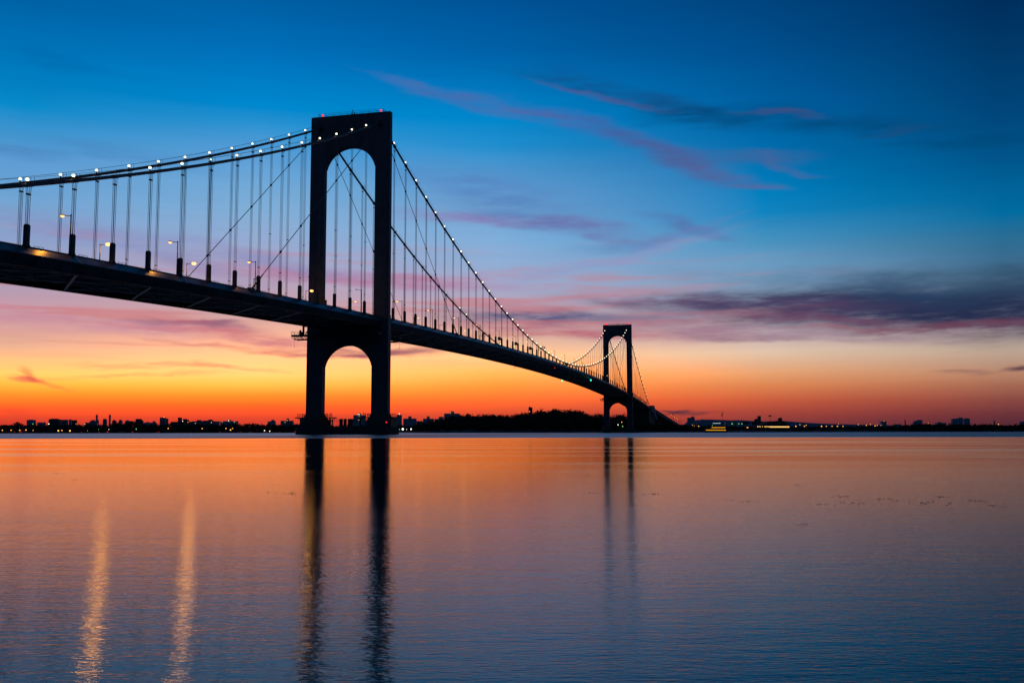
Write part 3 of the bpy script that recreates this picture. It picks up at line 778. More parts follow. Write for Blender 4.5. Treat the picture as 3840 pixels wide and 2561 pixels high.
for k, (x0,x1,yt,lab,bump,lit,wing) in enumerate(L3):
    building(SR(x0),SR(x1),TR(yt),lab,2500+(k*173)%600,[(SR(a_),SR(b_),TR(c_)) for a_,b_,c_ in bump] if bump else None,2 if 'black' in lab else 1,[(SR(a_),TR(b_),c_) for a_,b_,c_ in lit],wing=[(SR(a_),SR(b_),TR(c_)) for a_,b_,c_ in wing] if wing else None)
def mast(name, px, y0, y1, dep, lab, cat, head=0, r=.35, flag=False):
    a_ = at(px,y0,dep); b_ = at(px,y1,dep); t = tag(empty(name, (b_.x,b_.y,b_.z)), lab, cat)
    m = MB(); m.tube([(b_.x,b_.y,b_.z),(b_.x,b_.y,a_.z)], r, 6, r*.6)
    if head: m.box(b_.x-head,b_.x+head,b_.y-.6,b_.y+.6,a_.z-.9,a_.z+.3); m.box(b_.x-head*.6,b_.x+head*.6,b_.y-.8,b_.y+.8,a_.z+.25,a_.z+.8)
    m.build('pole', M['dark'], t, b_)
    if flag:
        f = MB(); z = a_.z; x, y = b_.x, b_.y; pr = []
        top = [(0,0),(-.5,-1.6),(-1.3,-3.2),(-1.9,-5.2),(-2.3,-7.6)]
        for k_, (dx,dz) in enumerate(top): f.v += [(x+dx*.9,y+.25*math.sin(k_*2),z+dz-.2),(x-.1+dx*.15,y+.1,z+dz*.72-.8)]
        for k_ in range(4): f.f.append((2*k_,2*k_+1,2*k_+3,2*k_+2))
        o = f.build('flag', M['cloth'], t, (x,y,z)); o.modifiers.new('s','SOLIDIFY').thickness = .1
    return t
mast('flagpole', SR(371), TR(72), TR(170), 1300, 'tall flagpole with a limp dark flag on the right shore', 'flagpole', r=.14, flag=True)
mast('floodlight_mast', SR(682), TR(103), TR(175), 1300, 'floodlight mast with flat head left of the pavilion cupola', 'mast', head=2.2, r=.25)
mast('chimney', SR(1570), TR(128), TR(175), 2600, 'thin brick chimney standing alone on the right skyline', 'chimney', r=1.9)
mast('radio_mast', SR(1397), TR(128), TR(170), 2600, 'hair-thin radio mast left of the small lit block', 'mast', r=.6)
mast('chimney', SR(2157), TR(133), TR(175), 2600, 'short chimney beside a red light near the right edge', 'chimney', r=2.2)
mast('radio_mast', 2839.5, 1557, 1592, 2600, 'thin antenna on the grey block left of the black tower', 'mast', r=.4)
# billboard
t = tag(empty('billboard', at(SR(523),1600,1300)), 'dark rectangular billboard on short legs right of the flagpole', 'billboard')
a_ = at(SR(503),TR(142),1300); b_ = at(SR(543),TR(160),1300); m = MB(); m.quadbox([(a_.x,a_.y,b_.z),(b_.x,b_.y,b_.z),(b_.x,b_.y+.6,b_.z),(a_.x,a_.y+.6,b_.z),(a_.x,a_.y,a_.z),(b_.x,b_.y,a_.z),(b_.x,b_.y+.6,a_.z),(a_.x,a_.y+.6,a_.z)]); m.build('board', M['sign'], t, wloc(t))
m = MB(); c = (a_+b_)/2; m.beam((c.x,c.y+1,0),(c.x,c.y+1,b_.z+.5),.8); m.build('post', M['dark'], t, wloc(t))

# pavilion with cupola and lit arcade
dep = 1260
t = tag(empty('pavilion', at(2905,1603,dep)), 'waterfront pavilion with sloping roof, cupola and a row of lit arcade windows', 'building')
def P(px,py,dd=0): q = at(px,py,dep+dd); return q
fx = [(2832,1598),(2858,1592),(2870,1585),(2885,1580),(2888,1579.0),(2918,1578.5),(2920,1577),(2935,1576.5),(2950,1586),(2962,1594),(2966,1598)]
m = MB(); fr = [P(x,y) for x,y in fx]; bk = [p+HF*16 for p in fr]; n = len(fr)
m.v = [tuple(p) for p in fr]+[tuple(p) for p in bk]; m.f = [tuple(range(n)),tuple(range(n,2*n))[::-1]]+[(i,(i+1)%n,n+(i+1)%n,n+i) for i in range(n)]
m.build('roof', M['bldg'][2], t, wloc(t))
def pbox(mm, x0,x1,y0,y1,d0,d1):
    A = P(x0,y1,d0); B = P(x1,y1,d0); dv = HF*(d1-d0); hz = Vector((0,0,P(x0,y0,d0).z-A.z)); mm.quadbox([A,B,B+dv,A+dv,A+hz,B+hz,B+hz+dv,A+hz+dv])
m = MB(); pbox(m,2836,2962,1598,1606,1,15); m.build('walls', M['bldg'][2], t, wloc(t))
m = MB(); pbox(m,2921.5,2933,1568.5,1578,4,10); m.build('cupola', M['bldg'][2], t, wloc(t))
m = MB(); A = [P(x,1569,d_) for x,d_ in ((2918,3),(2936,3),(2936,11),(2918,11))]; ap = P(2927,1564.3,7); m.v = [tuple(p) for p in A]+[tuple(ap)]; m.f = [(0,1,2,3),(0,1,4),(1,2,4),(2,3,4),(3,0,4)]; m.build('cupola_roof', M['bldg'][2], t, wloc(t))
xs = [2841,2845.5,2850,2858.5,2868,2872]+[2876+i*3.55 for i in range(24)]
for i, x in enumerate(xs):
    m = MB(); pbox(m,x,x+2.0,1597.6 if i > 5 else 1597.4,1602.4 if i > 8 else 1600.5,.2,.9); m.build('lit_window', M['window_lit'] if i % 4 else M['sodium_dim'] if i < 6 else M['window_lit'], t, wloc(t))

# ferry
dep = 900
t = tag(empty('ferry', at(2685,1620.5,dep)), 'dark ferry with two rows of amber cabin lights moving past the right shore', 'ferry')
def F(px,py,dd=0): return at(px,py,dep+dd)
def fbox(mm,x0,x1,y0,y1,d0,d1):
    A = F(x0,y1,d0); B = F(x1,y1,d0); dv = HF*(d1-d0); hz = Vector((0,0,F(x0,y0,d0).z-A.z)); mm.quadbox([A,B,B+dv,A+dv,A+hz,B+hz,B+hz+dv,A+hz+dv])
m = MB(); rings = []
for (x, hw, zt) in ((2640,.3,2.0),(2646,2.2,1.8),(2655,3.0,1.6),(2700,3.1,1.6),(2722,3.0,1.7),(2727,2.4,1.8)):
    c = F(x,1620,3.1); rings.append([(c.x-HF.x*hw,c.y-HF.y*hw,zt),(c.x+HF.x*hw,c.y+HF.y*hw,zt),(c.x+HF.x*hw*.7,c.y+HF.y*hw*.7,-.4),(c.x-HF.x*hw*.7,c.y-HF.y*hw*.7,-.4)])
m.strip(rings); m.build('hull', M['boat'], t, wloc(t))
m = MB(); fbox(m,2646,2723,1608.5,1616,.6,5.6); m.build('lower_cabin', M['boat'], t, wloc(t))
m = MB(); fbox(m,2667,2721,1600.5,1608.3,1.2,5.0); fbox(m,2672,2706,1597,1600.4,1.6,4.6); m.build('upper_cabin', M['boat'], t, wloc(t))
for (x0,x1,y0,y1,dd) in ((2648,2722,1611.3,1613.6,.45),(2669,2720,1601.7,1603.9,1.05)):
    n = 12 if x1-x0 > 60 else 9
    for i in range(n):
        a0_ = x0+(x1-x0)*i/n; m = MB(); fbox(m,a0_+.15,a0_+(x1-x0)/n-.15,y0,y1,dd,dd+.2); m.build('cabin_window', M['ferry_lit'], t, wloc(t))
m = MB(); c = F(2688,1597,3); m.beam((c.x,c.y,c.z-1),(c.x,c.y,F(2688,1587,3).z),.15); m.build('mast', M['dark'], t, wloc(t))
m = MB(); fbox(m,2673.5,2702,1586.2,1587.3,2.6,2.9); m.build('mast_light', M['deck_white'], t, wloc(t))

# shore lamps
def shore_lamp(px, py, dep, key, R, lab):
    p = at(px,py,dep); zb = 1.2 if p.z > 2.0 else .2
    if 1500 < px < 2660: zb = min(p.z-1.5, hill_h(px,dep))
    t = tag(empty('shore_lamp', (p.x,p.y,zb)), lab, 'lamp', 'lamps along the distant shore')
    m = MB(); m.tube([(p.x,p.y+.3,zb),(p.x,p.y+.3,p.z+.2)], max(.1,dep*.00008), 5); m.build('pole', M['dark'], t, (p.x,p.y,zb))
    m = MB(); m.ball(p-HF*.6, R*dep/FPX, 8, 5); m.build('bulb', M[key], t, p)
SL = [(18,231,'shore_o',1.6),(86,231,'shore_o',1.6),(153,231,'shore_o',1.5),(200,229,'shore_o',1.8),(255,232,'shore_o',1.2),(448,234,'shore_o',2.6),(476,232,'shore_o',1.7),(537,235,'shore_o',2.6),(672,235,'shore_g',.8),(757,225,'shore_g',.8),(835,225,'shore_w',.7),(1045,222,'shore_g',1.4),
 (1290,217,'shore_o',1.6),(1550,218,'shore_o',1.6),(1733,217,'shore_o',1.7),(1768,228,'shore_o',2.2),(1784,217,'shore_o',1.4),(2028,233,'shore_w',1.4),(2068,238,'shore_w',1.3),
 (253,183,'shore_g',1.2),(375,183,'shore_w',1.3),(652,184,'shore_g',1.2)]
for k, (x,y,c,r) in enumerate(SL):
    cn = {'shore_o':'orange','shore_w':'white','shore_g':'greenish'}[c]
    shore_lamp(SA(x),SY(y),2290 if y > 200 else 2300,c,r,'%s shore lamp, %s of the lights left of the near pier' % (cn, nth(k+1)))
SL = [(192,215,'shore_g',1.2,'greenish lamp touching the right end of the near pier'),(217,213,'shore_w',3.6,'biggest brightest white shore lamp right of the near pier'),(277,213,'shore_w',2.4,'second bright white shore lamp right of the near pier'),(298,215,'shore_g',1.2,'small green lamp right of two bright white ones'),(342,212,'shore_w',1.2,'small white lamp at the left foot of the wooded hill'),(245,215,'shore_w',.9,'faint lamp between the two bright white shore lamps')]
for (x,y,c,r,lab) in SL: shore_lamp(SB(x),TB(y),2290,c,r,lab)
SL = [(1797,181,'shore_w',1.3,'white lamp low in the far tower lower arch, left one'),(1824,162,'sodium_dim',1.2,'warm lamp in the far tower lower arch, highest one'),(1831,193,'shore_g',1.5,'green lamp low in the far tower lower arch')]
for (x,y,c,r,lab) in SL: shore_lamp(SB(x),TB(y),1034,c,r,lab)
SL = [(180,170,'shore_o',1.5),(210,172,'shore_o',1.7),(430,156,'shore_g',1.8),(475,156,'shore_g',1.0),(494,156,'shore_g',1.6),(528,180,'shore_o',1.3),(534,180,'shore_o',1.5),(849,172,'shore_o',2.0),(876,162,'shore_o',1.3),(905,172,'shore_o',1.6),(917,165,'shore_o',1.4),(1018,172,'shore_o',2.2),(1049,172,'shore_o',1.5),(1087,172,'shore_o',1.5),(1122,172,'shore_o',1.7),(1159,172,'shore_o',1.6),(1260,162,'shore_o',1.2),(1313,165,'shore_o',1.5),(1340,160,'shore_o',1.2),(1370,170,'shore_o',1.7),(1384,166,'shore_o',1.3),(2182,160,'shore_o',2.0),(120,168,'shore_o',1.1),(300,166,'shore_g',.9),(1130,158,'shore_o',.8),(1720,152,'shore_o',.8)]
for k, (x,y,c,r) in enumerate(SL):
    cn = {'shore_o':'orange','shore_g':'greenish','shore_w':'white'}[c]
    shore_lamp(SR(x),TR(y),1240 if x < 1500 else 1450,c,r*.9,'%s shore lamp, %s of the lights right of the bridge end' % (cn, nth(k+1)))

# ------------------------------------------------------------------ thin dark meshes drawing the ripple patches on the water
WD = [(3180,1888,90,'largest'),(3150,1862,70,'upper'),(3310,1875,80,''),(3525,1890,100,''),(3530,1866,70,''),(3660,1880,80,''),(2795,1881,70,''),(3010,1967,50,''),(2990,1820,30,''),(2450,1853,70,''),(2225,1849,60,''),(3080,1892,60,''),(3740,1900,50,''),(1080,1847,90,''),(215,1772,40,''),(290,1795,40,'')]
WL = ['largest weed patch','weed patch just above the largest','weed patch right of the largest','wide weed patch toward the right edge','thin weed patch above the wide right one','weed patch nearest the right edge','long thin weed streak right of the far tower reflection','small lone weed patch lower than the rest','tiny weed fleck above the long streak','weed patch just right of the far tower reflection','weed patch just left of the far tower reflection','weed fringe left of the largest patch','lowest weed fleck by the right edge','dotted weed line left of the near tower reflection','weed fleck on bright orange water at left','second weed fleck on orange water at left']
for (px,py,wd,_), lab in zip(WD, WL):
    dd = CAM.z/math.tan(math.radians(max(.5,math.degrees(math.atan((py-1280.5)/FPX))-5.367))); w_ = wd/FPX*dd
    c = at(px,py,dd); m = MB(); r_ = random.Random(int(px))
    for i in range(12):
        u = r_.gauss(0,.33); q = Vector((c.x,c.y,0))+HX*(u*w_)+HF*(r_.gauss(0,.18)*w_*2.2); s = w_*r_.uniform(.02,.07)
        dv = HX*s+HF*r_.uniform(-s,s)*.5; nv = HF*s*.5
        z0 = .001; z1 = .001+r_.uniform(.0015,.006)
        m.quadbox([(q-dv).to_tuple()[:2]+(-.01,),(q+nv*-1).to_tuple()[:2]+(-.01,),(q+dv).to_tuple()[:2]+(-.01,),(q+nv).to_tuple()[:2]+(-.01,),(q-dv*.9).to_tuple()[:2]+(z0,),(q-nv*.7).to_tuple()[:2]+(z1,),(q+dv*.9).to_tuple()[:2]+(z0,),(q+nv*.7).to_tuple()[:2]+(z1,)])
    tag(m.build('floating_weed', M['weed'], None, (c.x,c.y,0)), lab+' floating on the calm water', 'seaweed', 'floating weed patches')

# ------------------------------------------------------------------ water
def water():
    m = bpy.data.materials.new('river_water'); m.use_nodes = True
    nt = m.node_tree; nt.nodes.clear(); N = nt.nodes.new; L = nt.links.new
    b = N('ShaderNodeBsdfGlossy'); b.distribution = 'BECKMANN'; df = N('ShaderNodeBsdfDiffuse'); df.inputs[0].default_value = (.006,.014,.022,1)
    fr = N('ShaderNodeFresnel'); fr.inputs[0].default_value = 1.5; ms = N('ShaderNodeMixShader'); mo = N('ShaderNodeOutputMaterial')
    L(fr.outputs[0], ms.inputs[0]); L(df.outputs[0], ms.inputs[1]); L(b.outputs[0], ms.inputs[2]); L(ms.outputs[0], mo.inputs[0])
    g = N('ShaderNodeNewGeometry')
    sub = N('ShaderNodeVectorMath'); sub.operation = 'SUBTRACT'; sub.inputs[1].default_value = (CAM.x,CAM.y,0); L(g.outputs['Position'], sub.inputs[0])
    def dot(v):
        n = N('ShaderNodeVectorMath'); n.operation = 'DOT_PRODUCT'; n.inputs[1].default_value = v; L(sub.outputs[0], n.inputs[0]); return n.outputs['Value']
    u = dot(tuple(HX)); w = dot(tuple(HF))
    def math_(op, a, b_=None, c_=None):
        n = N('ShaderNodeMath'); n.operation = op
        for i, q in enumerate((a,b_,c_)):
            if q is None: continue
            if isinstance(q, (int,float)): n.inputs[i].default_value = q
            else: L(q, n.inputs[i])
        return n.outputs[0]
    def vec(a, b_):
        n = N('ShaderNodeCombineXYZ'); L(a, n.inputs[0]); L(b_, n.inputs[1]); return n.outputs[0]
    def noise(su, sw, det=3, rough=.55):
        n = N('ShaderNodeTexNoise'); n.inputs['Scale'].default_value = 1; n.inputs['Detail'].default_value = det; n.inputs['Roughness'].default_value = rough
        L(vec(math_('MULTIPLY', u, su), math_('MULTIPLY', w, sw)), n.inputs['Vector']); return n.outputs['Fac']
    n1 = noise(.55,2.2,3); n2 = noise(3.2,10.0,3); n3 = noise(11,30,2); n4 = noise(26,70,2)
    # ripples fade with distance (long exposure evens them out)
    f2 = N('ShaderNodeMapRange'); f2.inputs[1].default_value = 4; f2.inputs[2].default_value = 27; f2.inputs[3].default_value = 1; f2.inputs[4].default_value = .03; L(w, f2.inputs[0])
    f1 = N('ShaderNodeMapRange'); f1.inputs[1].default_value = 10; f1.inputs[2].default_value = 60; f1.inputs[3].default_value = 1; f1.inputs[4].default_value = .1; L(w, f1.inputs[0])
    h = math_('ADD', math_('ADD', math_('MULTIPLY', n1, WAVE[0]), math_('MULTIPLY', math_('MULTIPLY', n2, WAVE[1]), f1.outputs[0])), math_('MULTIPLY', math_('ADD', 0.0, math_('ADD', math_('MULTIPLY', n3, WAVE[2]), math_('MULTIPLY', n4, WAVE[3]))), f2.outputs[0]))
    bp = N('ShaderNodeBump'); bp.inputs['Strength'].default_value = 1.0; bp.inputs['Distance'].default_value = 1.0; L(h, bp.inputs['Height']); L(bp.outputs[0], b.inputs['Normal'])
    # wind-ruffled water beyond the calm shallows
    edge = math_('ADD', w, math_('MULTIPLY', math_('SUBTRACT', noise(.006,.05,3), .5), 90))
    ff = N('ShaderNodeMapRange'); ff.interpolation_type = 'SMOOTHSTEP'; ff.inputs[1].default_value = 100; ff.inputs[2].default_value = 135; ff.inputs[3].default_value = 0; ff.inputs[4].default_value = 1; L(edge, ff.inputs[0])
    pt = N('ShaderNodeMapRange'); pt.interpolation_type = 'SMOOTHSTEP'; pt.inputs[1].default_value = .45; pt.inputs[2].default_value = .72; pt.inputs[3].default_value = 0; pt.inputs[4].default_value = .09; L(noise(.03,.22,4), pt.inputs[0])
    nr = N('ShaderNodeMapRange'); nr.inputs[1].default_value = 4; nr.inputs[2].default_value = 40; nr.inputs[3].default_value = ROUGH[0]; nr.inputs[4].default_value = ROUGH[1]; L(w, nr.inputs[0])
    base = math_('ADD', nr.outputs[0], pt.outputs[0])
    r = math_('ADD', base, math_('MULTIPLY', ff.outputs[0], ROUGH[2]))
    L(r, b.inputs['Roughness'])
    L(math_('MULTIPLY', fr.outputs[0], math_('MULTIPLY_ADD', ff.outputs[0], -.5, 1.0)), ms.inputs[0])
    return m
WAVE = (.0036,.0021,.0014,.0011)
ROUGH = (.10,.125,.26)
g = MB(); S = 40000
g.v = [(CAM.x-S,CAM.y-400,0),(CAM.x+S,CAM.y-400,0),(CAM.x+S,CAM.y+S,0),(CAM.x-S,CAM.y+S,0)]; g.f = [(0,1,2,3)]
tag(g.build('water', water()), kind='structure')

# ------------------------------------------------------------------ sky
w = bpy.data.worlds.new('World'); sc.world = w; w.use_nodes = True
nt = w.node_tree; nt.nodes.clear(); N = nt.nodes.new; L = nt.links.new
out = N('ShaderNodeOutputWorld'); bg = N('ShaderNodeBackground'); L(bg.outputs[0], out.inputs[0])
tc = N('ShaderNodeTexCoord'); sep = N('ShaderNodeSeparateXYZ'); L(tc.outputs['Generated'], sep.inputs[0])
def m_(op, a, b=None, c=None):
    n = N('ShaderNodeMath'); n.operation = op
    for i, q in enumerate((a,b,c)):
        if q is None: continue
        if isinstance(q, (int,float)): n.inputs[i].default_value = q
        else: L(q, n.inputs[i])
    return n.outputs[0]
def vd(v):
    n = N('ShaderNodeVectorMath'); n.operation = 'DOT_PRODUCT'; n.inputs[1].default_value = v; L(tc.outputs['Generated'], n.inputs[0]); return n.outputs['Value']
az = m_('MULTIPLY', m_('ARCTAN2', vd(tuple(HX)), vd(tuple(HF))), 180/PI)
el = m_('MULTIPLY', m_('ARCSINE', sep.outputs[2]), 180/PI)
def azel(px, py):
    d = ray(px, py).normalized(); return (math.degrees(math.atan2(d.dot(HX), d.dot(HF))), math.degrees(math.asin(d.z)))
COLS = {
 80:[(0,(0,98,165)),(200,(0,117,186)),(300,(0,126,193)),(400,(8,138,202)),(500,(62,148,206)),(600,(92,155,210)),(700,(105,162,212)),(800,(122,166,210)),(900,(142,165,205)),(1000,(168,162,192)),(1080,(180,158,180)),(1150,(200,155,170)),(1250,(222,165,152)),(1300,(238,180,148)),(1350,(246,192,132)),(1400,(255,205,110)),(1440,(255,183,68)),(1480,(255,146,45)),(1520,(255,105,40)),(1560,(236,76,44)),(1590,(205,62,48))],
 960:[(0,(0,95,163)),(200,(0,113,188)),(400,(0,136,206)),(460,(40,146,210)),(600,(95,160,215)),(700,(115,170,216)),(800,(132,175,215)),(900,(150,172,210)),(1000,(172,165,195)),(1100,(195,162,178)),(1190,(215,170,165)),(1300,(250,192,150)),(1350,(255,206,142)),(1400,(255,214,128)),(1440,(255,193,82)),(1480,(255,150,46)),(1520,(255,106,40)),(1560,(238,78,46)),(1590,(212,64,48))],
 1860:[(0,(0,82,150)),(200,(0,98,168)),(300,(0,114,185)),(450,(0,135,204)),(550,(32,142,206)),(650,(80,152,208)),(800,(115,162,208)),(900,(127,175,219)),(1000,(148,174,212)),(1100,(170,168,198)),(1200,(205,165,170)),(1280,(238,185,155)),(1340,(252,200,142)),(1400,(255,180,90)),(1450,(252,150,60)),(1500,(244,112,50)),(1550,(222,80,50)),(1590,(190,64,50))],
 2860:[(0,(0,68,126)),(200,(0,80,143)),(400,(0,96,162)),(600,(0,112,176)),(720,(0,127,190)),(800,(18,132,191)),(900,(70,146,192)),(1000,(110,158,196)),(1080,(128,158,188)),(1180,(168,165,180)),(1260,(198,178,180)),(1320,(226,196,170)),(1400,(232,162,112)),(1450,(222,130,80)),(1500,(202,92,62)),(1550,(165,68,58)),(1590,(132,56,58))],
 3760:[(0,(0,46,92)),(200,(0,58,106)),(400,(0,68,120)),(600,(0,84,138)),(700,(0,98,152)),(800,(0,108,160)),(880,(38,108,148)),(950,(55,108,145)),(1050,(75,112,142)),(1150,(115,122,142)),(1225,(165,145,152)),(1300,(188,168,152)),(1400,(182,132,106)),(1450,(162,102,82)),(1500,(137,72,66)),(1550,(108,52,58)),(1590,(86,42,54))]}
EMAX = 45.0
fac = m_('DIVIDE', el, EMAX)
def skylin(c):      # where the photograph's red is clipped the real sky is brighter than white
    v = list(lin(c)); v[0] *= {0: 1.0, 1: 1.35, 2: 1.75}[2 if c[0] >= 255 else (1 if c[0] >= 244 else 0)]
    if c[0] >= 244: v[1] *= 1.12 if c[1] > 170 else 1.04
    return v
def ramp(stops):
    r = N('ShaderNodeValToRGB'); cr = r.color_ramp; cr.interpolation = 'LINEAR'
    st = sorted(stops); cr.elements[0].position = st[0][0]; cr.elements[0].color = (*skylin(st[0][1]),1); cr.elements[1].position = st[-1][0]; cr.elements[1].color = (*lin(st[-1][1]),1)
    for p_, c_ in st[1:-1]:
        e = cr.elements.new(p_); e.color = (*skylin(c_),1)
    L(fac, r.inputs[0]); return r.outputs[0]
prev = None; keys = sorted(COLS)
for k in keys:
    st = [(max(0.0, azel(k,y)[1]/EMAX), c_) for y, c_ in COLS[k]]
    top = COLS[k][0][1]; st.append((1.0, tuple(int(v*.62) for v in top)))
    r = ramp(st); a_ = azel(k,1000)[0]
    if prev is None: cur = r
    else:
        mr = N('ShaderNodeMapRange'); mr.interpolation_type = 'SMOOTHSTEP' if False else 'LINEAR'; mr.inputs[1].default_value = prev; mr.inputs[2].default_value = a_; L(az, mr.inputs[0])
        mx = N('ShaderNodeMix'); mx.data_type = 'RGBA'; L(mr.outputs[0], mx.inputs['Factor']); L(cur, mx.inputs['A']); L(r, mx.inputs['B']); cur = mx.outputs['Result']
    prev = a_
# clouds
co = N('ShaderNodeCombineXYZ'); L(az, co.inputs[0]); L(el, co.inputs[1])
def noise(sx, sy, det, off=0.0, rough=.55):
    mp = N('ShaderNodeMapping'); mp.inputs['Scale'].default_value = (sx,sy,1); mp.inputs['Location'].default_value = (off,off*.7,off*.3); mp.inputs['Rotation'].default_value = (0,0,0); L(co.outputs[0], mp.inputs['Vector'])
    n = N('ShaderNodeTexNoise'); n.inputs['Scale'].default_value = 1; n.inputs['Detail'].default_value = det; n.inputs['Roughness'].default_value = rough; L(mp.outputs[0], n.inputs['Vector']); return n
wn = noise(.16,.55,4,3.1)
wv = N('ShaderNodeVectorMath'); wv.operation = 'SUBTRACT'; wv.inputs[1].default_value = (.5,.5,.5); L(wn.outputs['Color'], wv.inputs[0])
ws = N('ShaderNodeVectorMath'); ws.operation = 'MULTIPLY'; ws.inputs[1].default_value = (3.6,1.7,0); L(wv.outputs[0], ws.inputs[0])
wa = N('ShaderNodeVectorMath'); wa.operation = 'ADD'; L(co.outputs[0], wa.inputs[0]); L(ws.outputs[0], wa.inputs[1])
st1 = noise(.30,2.1,9,11.0,.66)
stx = N('ShaderNodeMapRange'); stx.inputs[1].default_value = .34; stx.inputs[2].default_value = .60; stx.inputs[3].default_value = .4; stx.inputs[4].default_value = 1.12; L(st1.outputs['Fac'], stx.inputs[0])
K = 3840/2351
def cloud(x, y, ln, th, slope, col, op, hard=1.9):
    global cur
    c_ = azel(x*K,y*K); mp = N('ShaderNodeMapping'); mp.vector_type = 'TEXTURE'
    s = math.degrees(1/FPX)*K
    mp.inputs['Location'].default_value = (c_[0],c_[1],0); mp.inputs['Rotation'].default_value = (0,0,math.radians(-slope)); mp.inputs['Scale'].default_value = (ln*s,th*s,1)
    L(wa.outputs[0], mp.inputs['Vector'])
    le = N('ShaderNodeVectorMath'); le.operation = 'LENGTH'; L(mp.outputs[0], le.inputs[0])
    mr = N('ShaderNodeMapRange'); mr.interpolation_type = 'SMOOTHERSTEP'; mr.inputs[1].default_value = hard; mr.inputs[2].default_value = 0; mr.inputs[3].default_value = 0; mr.inputs[4].default_value = op; L(le.outputs['Value'], mr.inputs[0])
    mm = m_('MULTIPLY', mr.outputs[0], stx.outputs[0])
    mx = N('ShaderNodeMix'); mx.data_type = 'RGBA'; mx.inputs['B'].default_value = (*lin(col),1); L(mm, mx.inputs['Factor']); L(cur, mx.inputs['A']); cur = mx.outputs['Result']
CL = [
 (960,195,110,10,12,(70,112,180),.7),(1060,226,150,17,13,(76,108,172),.8),(1150,262,90,7,14,(72,104,168),.6),(1230,262,110,12,16,(92,98,158),.75),(1340,292,170,24,17,(68,100,168),.85),(1480,332,120,24,22,(66,94,158),.85),(1570,368,120,28,22,(78,94,150),.9),(1650,398,100,20,14,(84,96,150),.85),(1730,424,60,9,4,(92,100,155),.8),(1740,364,110,12,4,(66,98,152),.7),(1810,382,60,7,18,(80,96,150),.7),
 (1330,190,160,13,10,(10,90,150),.7),(1430,212,170,24,15,(18,76,132),.85),(1370,216,110,8,15,(84,84,142),.7),(1460,242,70,6,14,(88,86,140),.6),(1560,258,130,22,14,(14,72,124),.85),(1650,268,150,24,2,(0,66,114),.8),(1790,268,90,8,9,(66,80,130),.8),(1960,290,190,22,6,(4,68,116),.8),(2060,298,60,10,-4,(34,74,120),.6),(2230,325,150,16,4,(0,62,104),.5),
 (1120,500,170,12,3,(140,122,178),.8),(1290,516,150,18,8,(108,118,172),.85),(1130,442,190,48,12,(84,126,188),.6),(1390,548,90,9,10,(108,124,176),.7),(1480,556,140,16,-6,(98,134,186),.65),(1590,524,80,14,20,(84,118,174),.8),(1560,540,110,9,-16,(100,130,184),.6),(1400,600,230,12,-12,(148,148,192),.5),(1100,640,160,10,-6,(178,140,172),.5),
 (2120,702,520,44,1,(56,66,98),.9),(2080,702,400,40,1,(44,50,84),.95),(2340,704,280,52,0,(36,46,76),1.0),(2250,648,280,36,0,(40,72,98),.55),(2080,668,110,26,14,(40,60,94),.8),(1900,640,300,26,4,(78,112,145),.4),(1840,732,280,10,6,(118,72,100),.5),(1960,757,150,5,3,(158,92,106),.5),(2240,746,220,9,-1,(108,64,86),.85),(1560,694,220,11,3,(112,92,122),.8),(1760,702,240,18,3,(70,62,98),.85),
 (1230,730,200,22,2,(92,92,130),.95),(1500,728,150,14,0,(120,116,148),.6),(1300,764,260,13,3,(182,108,124),.85),(1600,758,200,18,3,(160,118,140),.7),(1900,776,240,9,2,(150,122,142),.6),(1700,774,120,8,5,(150,112,130),.6),
 (720,632,330,16,3,(176,124,162),.75),(900,650,200,14,2,(182,122,155),.7),(620,600,220,14,8,(140,140,188),.6),(170,532,190,30,6,(138,140,188),.6),(420,600,150,18,14,(140,145,190),.55),
 (430,744,130,10,2,(128,90,124),1.0),(470,742,70,6,0,(110,82,118),.8),(380,754,220,5,2,(208,104,114),.7),(170,742,260,20,2,(198,138,158),.75),(640,778,200,16,6,(205,120,130),.75),(640,802,240,6,3,(205,112,110),.7),(830,808,150,9,2,(146,82,100),.85),(960,806,120,9,-3,(168,100,110),.75),(1010,790,80,5,3,(188,112,112),.6),
 (420,842,190,6,0,(238,150,108),.75),(330,862,170,5,-2,(245,165,100),.6),(96,868,42,7,24,(232,104,78),.95),(60,862,30,4,5,(235,120,85),.8),(2215,853,50,5,2,(150,108,100),.85),(2335,845,28,6,0,(105,72,80),.9),
 (280,352,150,16,4,(70,132,192),.5),(30,345,90,14,0,(75,130,190),.5),(120,138,90,16,4,(0,106,174),.5),(1550,950,42,3,1,(85,48,66),.9),(1585,953,60,2.5,0,(110,55,60),.8),(40,948,40,6,0,(215,70,50),.6)]
for c_ in CL:
    if c_[1] < 430 and c_[0] > 900: c_ = (c_[0], c_[1], c_[2], c_[3]*.8, c_[4], c_[5], c_[6]*.74)
    cloud(*c_)
# fine streaks everywhere low in the sky
s2 = noise(.12,1.9,6,27.0,.6)
a_ = N('ShaderNodeMapRange'); a_.inputs[1].default_value = .35; a_.inputs[2].default_value = .68; a_.inputs[3].default_value = 1.015; a_.inputs[4].default_value = .975; L(s2.outputs['Fac'], a_.inputs[0])
vm = N('ShaderNodeVectorMath'); vm.operation = 'SCALE'; L(cur, vm.inputs[0]); L(a_.outputs[0], vm.inputs['Scale']); cur = vm.outputs[0]
s3 = noise(.07,1.15,7,41.0,.62)
k1 = N('ShaderNodeMapRange'); k1.interpolation_type = 'SMOOTHSTEP'; k1.inputs[1].default_value = .50; k1.inputs[2].default_value = .66; k1.inputs[3].default_value = 0; k1.inputs[4].default_value = .55; L(s3.outputs['Fac'], k1.inputs[0])
k2 = N('ShaderNodeMapRange'); k2.interpolation_type = 'SMOOTHSTEP'; k2.inputs[1].default_value = 3.6; k2.inputs[2].default_value = 5.5; L(el, k2.inputs[0])
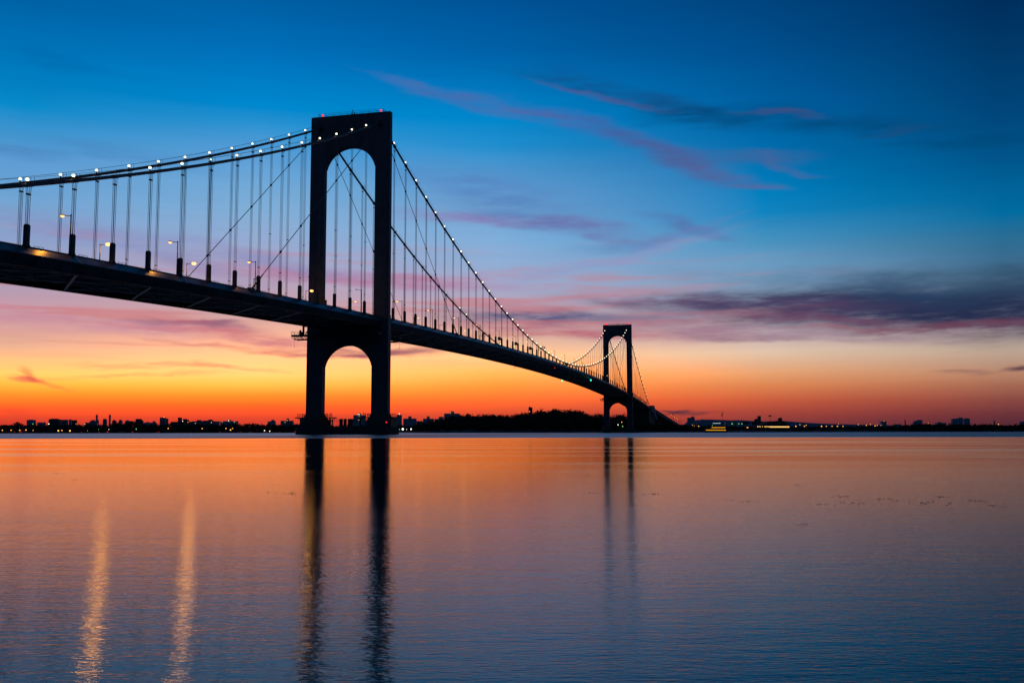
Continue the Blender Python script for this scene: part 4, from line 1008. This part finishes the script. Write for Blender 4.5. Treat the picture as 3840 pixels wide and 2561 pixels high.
k3 = N('ShaderNodeMapRange'); k3.interpolation_type = 'SMOOTHSTEP'; k3.inputs[1].default_value = 12; k3.inputs[2].default_value = 8.5; L(el, k3.inputs[0])
k4 = N('ShaderNodeMapRange'); k4.interpolation_type = 'SMOOTHSTEP'; k4.inputs[1].default_value = 24; k4.inputs[2].default_value = -4; k4.inputs[3].default_value = 0; k4.inputs[4].default_value = 1; L(az, k4.inputs[0])
mk = m_('MULTIPLY', m_('MULTIPLY', k1.outputs[0], k2.outputs[0]), m_('MULTIPLY', k3.outputs[0], k4.outputs[0]))
mx = N('ShaderNodeMix'); mx.data_type = 'RGBA'; mx.inputs['B'].default_value = (*lin((204,112,116)),1); L(mk, mx.inputs['Factor']); L(cur, mx.inputs['A']); L(mx.inputs['A'].links[0].from_socket, mx.inputs['A']); cur = mx.outputs['Result']
# the eastern sky behind the camera is already night blue
ab = m_('ABSOLUTE', az); er = N('ShaderNodeMapRange'); er.interpolation_type = 'SMOOTHSTEP'; er.inputs[1].default_value = 36; er.inputs[2].default_value = 95; L(ab, er.inputs[0])
mx = N('ShaderNodeMix'); mx.data_type = 'RGBA'; mx.inputs['B'].default_value = (*lin((24,56,88)),1); L(er.outputs[0], mx.inputs['Factor']); L(cur, mx.inputs['A']); cur = mx.outputs['Result']
# zenith
zr = N('ShaderNodeMapRange'); zr.interpolation_type = 'SMOOTHSTEP'; zr.inputs[1].default_value = 32; zr.inputs[2].default_value = 70; L(el, zr.inputs[0])
mx = N('ShaderNodeMix'); mx.data_type = 'RGBA'; mx.inputs['B'].default_value = (*lin((10,56,98)),1); L(zr.outputs[0], mx.inputs['Factor']); L(cur, mx.inputs['A']); cur = mx.outputs['Result']
L(cur, bg.inputs[0]); bg.inputs[1].default_value = 1.0
w.cycles.sampling_method = 'MANUAL'; w.cycles.sample_map_resolution = 1024

# ------------------------------------------------------------------ camera and render settings
cd = bpy.data.cameras.new('camera'); cam = bpy.data.objects.new('camera', cd); COL.objects.link(cam)
cd.sensor_fit = 'HORIZONTAL'; cd.sensor_width = 36; cd.lens = FPX/3840*36; cd.clip_start = .1; cd.clip_end = 80000
cam.matrix_world = Matrix(((RT.x,UP.x,-FW.x,CAM.x),(RT.y,UP.y,-FW.y,CAM.y),(RT.z,UP.z,-FW.z,CAM.z),(0,0,0,1)))
sc.camera = cam
sc.view_settings.view_transform = 'Standard'; sc.view_settings.look = 'None'; sc.view_settings.exposure = 0; sc.view_settings.gamma = 1
sc.render.engine = 'CYCLES'
sc.cycles.use_denoising = True
sc.cycles.max_bounces = 4; sc.cycles.glossy_bounces = 3; sc.cycles.diffuse_bounces = 2
sc.cycles.sample_clamp_indirect = 2.0
sc.cycles.use_light_tree = True
sc.cycles.pixel_filter_type = 'BLACKMAN_HARRIS'
